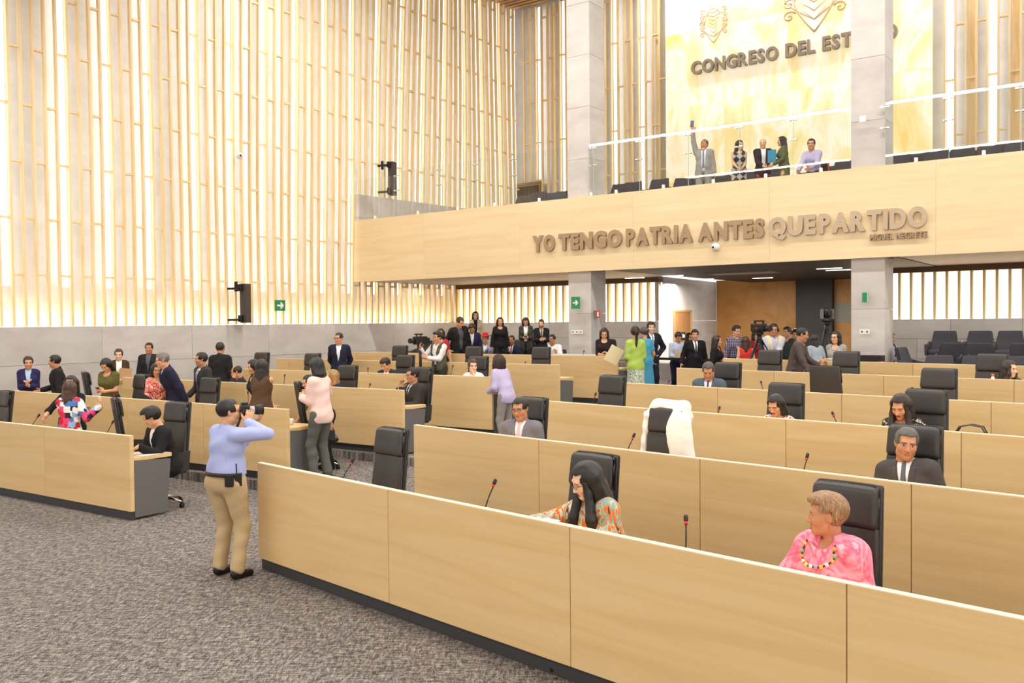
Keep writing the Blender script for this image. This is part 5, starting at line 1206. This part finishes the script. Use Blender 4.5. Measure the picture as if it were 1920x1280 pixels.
st('woman in a grey speckled blouse with glasses and crossed arms', 1567, 620, 16.2, -40, fem=True, head=(-14, 0, 0), rh=(.14, -.24, 1.12), lh=(-.12, -.25, 1.14), rdir=(.9, 0, .2), ldir=(-.9, 0, .2), top=('blouse', ('8F8D88,C9C8C2,4F4E4C,B0AEA8', 'fine')), bottom=('trousers', '2A2829'), hair=('mid', '1B1615'), skin=0, glasses='3A3A3A')
au('man in a lilac shirt and navy vest almost hidden behind the right column', 1666, 20.4, 70, 1.66, z=.85, head=(40, 10, 0), top=('shirt', 'B4B2CC', '2A2A4A'), hair=('short', '1B1613'), skin=1)
# ---- balcony
def bal_p(label, px, py, n, yaw, **k):
    p = nf_pos(px, n); h = k.pop('h', None) or at_d(px, py, p.y).z-zB
    if not 1.5 < h < 1.9: print('BALH', label, round(h, 2))
    return person(label, px, p.y, math.degrees(AF)+yaw, h=max(1.5, min(1.85, h)), z=zB, pos=p, **k)
rm = bal_p('man in a grey suit on the balcony raising a phone high', 1321, 262, 19.9, 20, h=1.72, build=1.08, belly=.4, lean=(-2, 0), head=(-20, -34, 0), rh=(-.26, -.10, 2.02), rp=(-1, .3, 0), rdir=(-.1, -.1, 1), rn=(0, -1, 0), lh=(.26, -.05, .82), top=('open', '9A958E', 'D5DCEA', '7A808C'), bottom=('trousers', '8E8A80'), hair=('short', '2A211C'), skin=2)
bal_p('woman in a sleeveless black and grey diamond print dress on the balcony', 1387, 264, 19.9, 26, fem=True, build=1.1, head=(34, 6, 0), rh=(-.05, -.28, .98), lh=(.06, -.28, .98), top=('dress', ('B0ACA6,3A3838', 'diamond'), .85), sleeve='none', bottom=None, hair=('long', '2A1E1A'), skin=0)
bal_p('bald person in a black jacket and red flowered trousers on the balcony', 1431, 261, 19.9, 30, build=1.1, head=(-16, 6, 0), rh=(-.05, -.29, .99), lh=(.05, -.29, .98), top=('open', '2B2425', 'F1EFEE', None), bottom=('trousers', ('3A2428,C8545C,3A2428,2A1C20', 'floral')), hair=('balding', 'C9B48A'), skin=0)
gb = bal_p('woman with long dark hair in a green dress holding a blue folder on the balcony', 1471, 260, 19.8, -60, fem=True, head=(-10, 2, 0), rh=(-.02, -.26, 1.12), lh=(.12, -.28, 1.0), top=('dress', ('4F5A3A,6A6A44,3E4A34', 'floral'), .42), bottom=None, hair=('long', '241A18'), skin=1)
wc = nf_pos(1527, 19.9)
wp = person('man in a lilac shirt sitting in a red wheelchair on the balcony', 1527, wc.y, math.degrees(AF)-8, h=1.72, z=zB+.02, pos=wc, sit=True, seat=.55, lean=(14, 0), head=(16, 2, 0), rh=(-.16, -.44, .62), lh=(.12, -.44, .66), top=('shirt', 'BDB4D8'), bottom=('trousers', '26263A'), hair=('short', '1B1613'), skin=1)
# ================================================================== things held, worn and standing about
def held(name, label, cat, P, dims, m, rot=(0, 0, 0), bev=.003):
    t = thing(name, label, cat, tuple(P)); t.rotation_euler = rot; x, y, z = dims
    mb = MB().box(-x/2, x/2, -y/2, y/2, -z/2, z/2, bev=bev, seg=1); t_ = obj('cover', mb.mesh('cover', m), t); return t
def phone(pi, label, m=M_BLACK, tilt=.9, col='3A4250'):
    a = pi['hand'](-1, .085); b = pi['hand'](1, .085); P = (a+b)/2 if (a-b).length < .3 else a
    t = thing('phone', label, 'phone', tuple(P)); t.rotation_euler = (tilt, 0, pi['yaw'])
    obj('case', MB().box(-.036, .036, -.005, .005, -.072, .072, bev=.003, seg=1).mesh('case', m), t); obj('screen', MB().box(-.032, .032, -.0065, -.005, -.066, .066).mesh('screen', mat(col, .15)), t); return t
phone(ol, 'dark phone in the hands of the woman in the olive top')
phone(br, 'phone held up by the woman in the brown jacket', tilt=.1, col='C85A50')
phone(ojk, 'phone held by the woman in the olive jacket'); phone(bdm, 'phone held by the bearded man', tilt=.3); phone(bk, 'phone with a white case read by the woman in black', M_WHITE)
P = rm['hand'](-1, .16); t = thing('phone', 'blue phone raised by the man on the balcony', 'phone', tuple(P)); t.rotation_euler = (0, .1, rm['yaw'])
obj('case', MB().box(-.042, .042, -.006, .006, -.08, .08, bev=.004, seg=1).mesh('case', mat('4A6AA0', .4)), t)
P = br['hand'](1, .06); held('clipboard', 'brown clipboard held by the woman in the brown jacket', 'clipboard', P+Vector((.05, .0, .08)), (.24, .012, .32), mat('B08A60', .7), (-.2, .1, br['yaw']))
P = rdress['hand'](-1, .06); held('folder', 'black folder with a white label held by the woman in the red dress', 'folder', P+Vector((-.06, -.04, -.02)), (.33, .02, .24), mat('2A2B30', .5), (.1, .55, rdress['yaw']))
P = gr['hand'](-1, .06); held('folder', 'cream paper folder in the hand of the woman in the lime jacket', 'folder', gr['W'](np.array([.42, -.30, 1.16])), (.30, .008, .36), mat('F0DFB4', .7), (.1, .5, .1))
P = (fo['hand'](-1, .06)+fo['hand'](1, .06))/2; held('folder', 'open brown folder read by the young man in the light blue shirt', 'folder', P+Vector((0, -.02, .06)), (.34, .01, .24), mat('B5A283', .7), (-.5, 0, fo['yaw']))
P = gb['hand'](-1, .04); held('folder', 'blue folder held by the woman in green on the balcony', 'folder', P+Vector((-.02, -.05, .08)), (.20, .02, .28), mat('2F86B0', .6), (0, 0, gb['yaw']+.9))
# red hat
mb = MB(); rr = []
for k, (r_, z_) in enumerate(((.17, .0), (.165, -.008), (.10, -.004), (.095, .0), (.092, .05), (.085, .10), (.05, .118), (.002, .112))): rr.append((r_, z_))
bm = mb.bm; prev = None
for r_, z_ in rr:
    ring = [bm.verts.new((r_*math.cos(2*PI*k/20)*(1.05 if r_ > .12 else .9), r_*math.sin(2*PI*k/20)*(1 if r_ > .12 else 1.1), z_+(.055*abs(math.cos(2*PI*k/20))**2 if r_ > .15 else 0))) for k in range(20)]
    if prev:
        for k in range(20): bm.faces.new((prev[k], prev[(k+1) % 20], ring[(k+1) % 20], ring[k]))
    prev = ring
HP = rh_['HCn']+rh_['Mh']@np.array([0, .01, .075]); obj('hat', mb.mesh('hat', mat('C8242C', .7), True), rh_['root'], tuple(HP))
# headset of the television cameraman
c = cm2; mb = MB(); pts = [(.088*math.sin(a), .01, .03+.10*math.cos(a)) for a in np.linspace(-1.75, 1.75, 13)]; mb.tube(pts, .009, 6)
for s in (-1, 1): mb.ball((s*.09, .01, -.005), (.022, .036, .04), seg=10)
mb.tube([(.09, -.01, -.02), (.07, -.09, -.06), (.03, -.115, -.065)], .004, 5)
mb.map(lambda v: tuple((c['HCn']+c['Mh']@np.array(v))*1.0)); obj('headset', mb.mesh('headset', M_BLACK), c['root'])
# shoulder camera of the left cameraman
P = cmn['W'](np.array([-.22, -.40, 1.50])); t = thing('video_camera', 'black shoulder video camera of the cameraman in the dark vest', 'video camera', tuple(P), cmn['yaw'])
obj('camera_body', MB().box(-.06, .06, -.12, .22, -.08, .09, bev=.015).box(-.03, .03, -.10, .12, .12, .15, bev=.01).box(-.012, .012, -.06, -.04, .08, .13).box(-.012, .012, .06, .08, .08, .13).mesh('camera_body', M_BLACK), t)
obj('lens', MB().tube([(0, -.12, 0), (0, -.26, 0)], [.045, .055], 12).mesh('lens', M_BLACK), t); obj('battery', MB().box(-.05, .05, .22, .30, -.06, .06, bev=.01).mesh('battery', M_BLACK), t)
obj('cable', MB().tube([(.05, 0, -.08), (.04, 0, -.20), (.0, .02, -.22)], .006, 5).mesh('cable', M_RED), t); obj('monopod', MB().tube([(0, .05, -.08), (0, .05, -.95)], .03, 8).box(-.05, .05, 0, .1, -.14, -.08, bev=.01).mesh('monopod', M_BLACK), t)
# tripods in the entrance
def tripod(px, topy, d, z, spread, label, height=None):
    p = at_x(px, d); zt = at_d(px, topy, d).z-z; t = thing('tripod', label, 'tripod', (p.x, p.y, z))
    hub = zt
    obj('head', MB().tube([(0, 0, hub-.22), (0, 0, hub-.06)], .05, 10).box(-.07, .07, -.06, .06, hub-.06, hub, bev=.01).mesh('head', M_BLACK), t)
    for k in range(3):
        a = .5+k*2*PI/3; q = (math.cos(a)*spread, math.sin(a)*spread)
        obj('leg', MB().tube([(q[0]*.06, q[1]*.06, hub-.15), (q[0]*.55, q[1]*.55, hub*.42), (q[0], q[1], .01)], [.03, .024, .018], 8).mesh('leg', M_BLACK), t)
    return p, z+zt
p, zt = tripod(1424, 622, 17.4, .575, .55, 'black tripod under the television camera')
t = thing('video_camera', 'television camera on the tripod in front of the bronze wall', 'video camera', (p.x, p.y, zt), .5)
obj('camera_body', MB().box(-.07, .07, -.15, .18, .0, .16, bev=.02).mesh('camera_body', M_BLACK), t); obj('handle', MB().box(-.02, .02, -.12, .14, .20, .23, bev=.008).box(-.015, .015, -.12, -.09, .15, .21).box(-.015, .015, .1, .13, .15, .21).mesh('handle', M_BLACK), t)
obj('lens', MB().tube([(0, -.15, .07), (0, -.30, .07)], [.05, .06], 12).mesh('lens', M_BLACK), t); obj('viewfinder', MB().box(-.17, -.07, -.12, -.04, .03, .07, bev=.01).mesh('viewfinder', M_BLACK), t); obj('side_plate', MB().box(-.078, -.07, -.02, .03, .06, .09).mesh('side_plate', M_RED), t)
obj('pan_bar', MB().tube([(.03, .05, -.05), (.12, -.25, -.55), (.14, -.3, -.70)], .014, 6).mesh('pan_bar', M_BLACK), t)
p, zt = tripod(1551, 603, 18.2, .575, .45, 'black tripod under the remote controlled camera')
t = thing('video_camera', 'remote controlled dome-like camera on a tripod beside the right column', 'video camera', (p.x, p.y, zt), .1)
obj('base', MB().tube([(0, 0, 0), (0, 0, .07)], [.12, .10], 14).mesh('base', M_BLACK), t)
obj('yoke', MB().box(-.13, -.09, -.05, .05, .05, .26, bev=.015).box(.09, .13, -.05, .05, .05, .26, bev=.015).mesh('yoke', mat('6A6866', .35)), t)
obj('camera_head', MB().ball((0, 0, .18), (.095, .10, .11), seg=14).mesh('camera_head', M_BLACK), t); obj('lens', MB().tube([(0, -.08, .18), (0, -.13, .18)], .05, 12).mesh('lens', mat('0C0C10', .1)), t)
# white jacket over the chair of the second row
p, a, b = seat_pos('R2', 1252, .98); p = p+Vector((math.sin(a), -math.cos(a)))*.30
f = Field((-.40, -.05, .40), (.40, .55, 1.46), .012)
for s in (-1, 1):
    f.cap((s*.16, .31, 1.33), (s*.23, .34, .62), .07, .085, .05, fy=.8)
    f.cap((s*.23, .27, 1.25), (s*.30, .28, .66), .045, .05, .02)
f.cap((-.14, .36, 1.345), (.16, .36, 1.345), .075, .075, .04); f.cap((-.15, .40, 1.25), (.15, .40, 1.25), .06, .06, .04); f.cap((-.12, .42, 1.2), (-.14, .40, .6), .05, .06, .1); f.cap((.12, .42, 1.2), (.14, .40, .6), .05, .06, .1); f.cap((0, .42, 1.2), (0, .40, .6), .05, .06, .1)
X, Y, Z = f.grid(); f.v = (f.v+wr(X, Y, Z, .005)).astype(np.float32)
f.ell((.14, .26, .98), (.15, .075, .34), k=.05)
f.cutmax(-np.maximum(np.maximum(X+.02-.26*(1.28-Z), -(X+np.minimum(.13+.42*(1.28-Z), .235))), np.maximum(Y-.35, Z-1.325)))
P_, Q_ = f.mesh(); t = thing('jacket', 'white jacket draped over the back of an empty chair', 'jacket', (p.x, p.y, b), a); obj('cloth', np_mesh('cloth', P_, Q_, fabric('F4F1EA')), t)
# desk things
def on_desk(row, px, off=.3): 
    p, a, b = seat_pos(row, px, off); return Vector((p.x, p.y, b+.766)), a
P, a = on_desk('L1', 262, .33); held('paper_sheet', 'white sheets of paper under the hands of the writing man', 'paper', P+Vector((0, 0, .003)), (.50, .34, .005), M_WHITE, (0, 0, a))
P, a = on_desk('L1', 247, .45); held('phone', 'black phone lying on the end of the front left desk', 'phone', P+Vector((0, 0, .005)), (.08, .15, .01), M_BLACK, (0, 0, a+.3))
P, a = on_desk('L2', 542, .33); t = thing('cup', 'white cup on the desk end beside the pink blouse', 'cup', tuple(P)); obj('cup_body', MB().tube([(0, 0, 0), (0, 0, .09)], [.035, .045], 14).mesh('cup_body', M_WHITE), t); obj('handle', MB().tube([(.04, 0, .02), (.065, 0, .03), (.065, 0, .06), (.042, 0, .07)], .006, 6).mesh('handle', M_WHITE), t)
P, a = on_desk('R1', 1016, .36); held('paper_sheet', 'white note paper under the hand of the long haired woman', 'paper', P+Vector((0, 0, .09)), (.16, .2, .14), M_WHITE, (0, 0, a), .002)
hp_ = lady['hand'](-1, .09); t = thing('pen', 'blue pen in the fingers of the long haired woman', 'pen', tuple(hp_), 0); obj('barrel', MB().tube([(0, .01, -.06), (-.04, 0, .07)], .006, 6).mesh('barrel', mat('3A48B8', .4)), t)
P, a = on_desk('L4', 928, .33); held('paper_sheet', 'white papers on the desk end under the curly haired woman', 'paper', P+Vector((0, 0, .003)), (.3, .25, .005), M_WHITE, (0, 0, a))
P, a = on_desk('R5', 1862, .35); t = thing('bottle', 'small bottle with an orange cap in front of the woman at the right edge', 'bottle', tuple(P)); obj('bottle_body', MB().tube([(0, 0, 0), (0, 0, .24), (0, 0, .29)], [.03, .03, .015], 12).mesh('bottle_body', mat('DDE4EA', .15)), t); obj('cap', MB().tube([(0, 0, .29), (0, 0, .32)], .02, 10).mesh('cap', mat('E0703A', .4)), t)
P, a = on_desk('R3', 1822, .30); t = thing('handbag', 'dark handbag with looped handles on a desk in the third row', 'bag', tuple(P), a); obj('bag_body', MB().box(-.16, .16, -.06, .06, 0, .24, bev=.03).mesh('bag_body', M_BLACK), t)
for k in (-.03, .03): obj('handle', MB().tube([(-.14, k, .22), (-.10, k, .29), (0, k, .315), (.10, k, .30), (.14, k, .22)], .008, 6).mesh('handle', mat('4A4038', .4)), t)
# stone pedestals, box with orange cable
def near_col(px, n): return nf_pos(px, n)
p = nf_pos(1640, 18.1); t = thing('low_wall', 'low pale stone counter at the foot of the right column', 'counter', (p.x, p.y, .575), AF)
box('stone_block', (-.75, .9, -.45, .35, 0, .86), M_CONC, t, bev=.004)
t2 = thing('equipment_case', 'black equipment box on the low stone counter', 'box', (p.x-.02, p.y+.1, .575+.861), AF); obj('case_body', MB().box(-.22, .22, -.16, .16, 0, .21, bev=.01).mesh('case_body', M_BLACK), t2)
t3 = thing('cable', 'orange cable lying along the black equipment box', 'cable', (p.x, p.y-.2, .575+.866), AF); obj('cord', MB().tube([(-.35, -.02, .03), (-.1, -.04, .07), (.1, -.04, .09), (.2, -.02, .02), (.02, -.03, .005)], .012, 6).mesh('cord', mat('D2562A', .5)), t3)
t3 = thing('cable', 'thin dark cable hanging over the low stone counter', 'cable', (p.x, p.y-.2, .575+.866), AF); obj('cord', MB().tube([(.1, .1, .08), (.42, -.05, .06), (.62, -.27, -.06), (.68, -.29, -.3)], .007, 6).mesh('cord', M_BLACK), t3)
p = nf_pos(1076, 18.3); t = thing('low_wall', 'low grey stone counter at the foot of the left column', 'counter', (p.x, p.y, .575), AF)
box('stone_block', (-.75, .85, -.3, .4, 0, .98), M_STONE, t, bev=.004)
p = nf_pos(1240, 20.2); t = thing('low_wall', 'grey stone wall block behind the man in navy', 'counter', (p.x, p.y, .575), AF); box('stone_block', (-.3, .45, -.2, .2, 0, .72), M_STONE, t, bev=.004)
p = nf_pos(1172, 19.2); t = thing('office_chair', 'black chair standing between the woman in black and the lime jacket', 'chair', (p.x, p.y, .575), AF+2.2, 'high-backed black leather chairs')
for k in ('seat', 'backrest', 'back_cushion', 'headrest', 'gas_column', 'star_base'): obj(k, CH[k], t)
# belt barrier
pa, pb = nf_pos(1228, 18.9), nf_pos(1345, 18.6)
t = thing('belt_barrier', 'black retractable belt barrier near the side door', 'barrier', (pa.x, pa.y, .575), math.atan2((pb-pa).y, (pb-pa).x)); L_ = (pb-pa).length
for x in (0, L_): obj('post', MB().tube([(x, 0, 0), (x, 0, .03)], .16, 16).tube([(x, 0, .03), (x, 0, .95)], .03, 10).mesh('post', M_BLACK), t)
box('belt', (0, L_, -.003, .003, .86, .92), M_BLACK, t)
# ---- signs, speakers, cameras and switches on the walls
def on_wall(px, py, y):     # point on the left wall (local y offset)
    o = W0-WN*(-y)*1.0; o = W0+WN*y; r = ray(px, py)
    t_ = (WN.dot(o))/(WN.x*r.x+WN.y*r.y); q = Vector((0, 0, H))+r*t_; return q
def exit_sign(q, ang, label, w_=.34, h_=.30, flip=False):
    t = thing('exit_sign', label, 'sign', tuple(q), ang); box('plate', (-w_/2, w_/2, -.02, 0, -h_/2, h_/2), mat('2E8B57', .5), t)
    s = w_/.34; mb = MB().prism([(-.10*s, -.025*s), (.02*s, -.025*s), (.0*s, -.09*s), (.04*s, -.09*s), (.12*s, 0), (.04*s, .09*s), (.0*s, .09*s), (.02*s, .025*s), (-.10*s, .025*s)], -.026, -.02); obj('arrow', mb.mesh('arrow', M_WHITE), t)
exit_sign(on_wall(524.5, 572.5, -.03), AW, 'green exit arrow sign on the slats of the left wall')
exit_sign(on_plane(1079.5, 567.5, NF, CF-.02), AF, 'green exit arrow sign on the left column', .24, .30)
q = on_plane(1622, 557.5, NF, CF-.02); t = thing('exit_sign', 'narrow green sign seen edge-on on the right column', 'sign', tuple(q), AF); box('plate', (-.05, .05, -.03, 0, -.1, .1), mat('2E8B57', .5), t); box('side', (.05, .07, -.06, 0, -.1, .1), mat('9CC8B0', .5), t)
q = on_plane(1622, 557.5, NF, CF-.02)
pl = on_plane(1106, 589, NF, CF+.25); t = thing('fire_equipment_sign', 'grey box sign with a red and white end face projecting from the left column', 'sign', (pl.x, pl.y, pl.z), AF)
box('housing', (.02, .22, -.02, .10, -.09, .09), mat('7A756E', .5), t); box('red_face', (.20, .30, -.028, -.02, -.085, .085), mat('C82A2A', .5), t); box('white_mark', (.23, .27, -.036, -.028, -.06, .06), M_WHITE, t)
for k, px in enumerate((1075, 1082, 1089.5)):
    q = on_plane(px, 622, NF, CF-.02); t = thing('wall_socket', 'small white socket on the left column, %s of three' % ['first', 'middle', 'last'][k], 'socket', tuple(q), AF, 'sockets on the left column'); box('plate', (-.045, .045, -.012, 0, -.045, .045), M_WHITE, t); box('insert', (-.018, .018, -.018, -.012, -.018, .018), mat('5A5856', .5), t)
for k, px in enumerate((1616.5, 1626)):
    q = on_plane(px, 621.5, NF, CF-.02); t = thing('wall_socket', 'small white socket on the right column, %s of two' % ['left', 'right'][k], 'socket', tuple(q), AF, 'sockets on the right column'); box('plate', (-.045, .045, -.012, 0, -.045, .045), M_WHITE, t); box('insert', (-.018, .018, -.018, -.012, -.018, .018), mat('5A5856', .5), t)
q = on_plane(1618, 223, NF, CF-.02); t = thing('wall_plate', 'white square cover plate high on the right column', 'plate', tuple(q), AF); box('plate', (-.06, .06, -.02, 0, -.06, .06), M_WHITE, t)
def speaker(px, y0, y1, label):
    a = on_wall(px, y0, -.35); b = on_wall(px, y1, -.35); hh = a.z-b.z; t = thing('column_speaker', label, 'speaker', (b.x, b.y, b.z), AW+.35)
    box('cabinet', (-.12, .12, -.09, .09, 0, hh), mat('4A423C', .6), t, bev=.008)
    box('grille', (-.105, .105, -.095, -.09, .03, hh-.03), mat('54493F', .8), t)
    for z_ in (.02, hh-.2): box('bracket', (-.25, -.12, -.02, .06, z_, z_+.18), M_BLACK, t); 
    for z_ in (.05, hh-.16): box('wall_arm', (-.28, -.2, .0, .36, z_, z_+.06), M_BLACK, t)
speaker(461, 532, 605, 'tall dark column speaker on the left wall above the stone')
speaker(736, 304, 366, 'tall dark column speaker on the left wall beside the balcony')
for px, py, lab in ((441.5, 537, 'small dark bracket left of the lower column speaker'), (716, 310, 'small dark bracket left of the upper column speaker')):
    q = on_wall(px, py, -.02); t = thing('wall_bracket', lab, 'bracket', tuple(q), AW); box('plate', (-.04, .04, -.04, 0, -.13, .13), M_BLACK, t)
def cctv(q, ang, label):
    t = thing('security_camera', label, 'security camera', tuple(q), ang); obj('housing', MB().tube([(0, 0, 0), (0, -.04, 0)], [.09, .09], 16).ball((0, -.06, 0), .085, seg=14).mesh('housing', M_WHITE), t); obj('lens', MB().ball((-.02, -.135, -.01), .028, seg=10).mesh('lens', M_BLACK), t)
cctv(on_wall(447, 292, -.12), AW, 'white security camera among the slats of the left wall')
cctv(on_plane(1343, 463, NF, CF-.005), AF, 'white dome security camera on the balcony front under the lettering')
# wheelchair
t = thing('wheelchair', 'red and black wheelchair of the man in the lilac shirt', 'wheelchair', (wc.x, wc.y, zB), wp['yaw'])
for s in (-1, 1):
    ring = [(s*.29, .06+.29*math.cos(a), .30+.29*math.sin(a)) for a in np.linspace(0, 2*PI, 25)]; wh = obj('wheel', MB().tube(ring, .018, 6).mesh('wheel', M_BLACK), t)
    rim = [(s*.33, .06+.25*math.cos(a), .30+.25*math.sin(a)) for a in np.linspace(0, 2*PI, 25)]; obj('push_rim', MB().tube(rim, .009, 5).mesh('push_rim', M_CHROME), wh)
    mb = MB()
    for k in range(10): a = k*PI/5; mb.tube([(s*.29, .06, .30), (s*.29, .06+.28*math.cos(a), .30+.28*math.sin(a))], .003, 4)
    obj('spokes', mb.mesh('spokes', M_CHROME), wh)
    obj('side_frame', MB().tube([(s*.24, .22, .88), (s*.24, .20, .50), (s*.24, -.28, .48), (s*.20, -.44, .12)], .016, 6).box(s*.24-.01, s*.24+.01, -.15, .18, .46, .64).mesh('side_frame', mat('C8302A', .4)), t)
    obj('front_wheel', MB().tube([(s*.22-.015, -.34, .07), (s*.22+.015, -.34, .07)], .07, 14).mesh('front_wheel', M_BLACK), t)
box('seat', (-.23, .23, -.25, .20, .46, .50), M_BLACK, t, bev=.01); box('backrest', (-.22, .22, .20, .23, .52, .86), M_BLACK, t, bev=.01)
print('PEOPLE', len(PEOPLE), 'objects', len(bpy.data.objects), 'tris', sum(len(o.data.polygons)*2 for o in bpy.data.objects if o.type == 'MESH'))
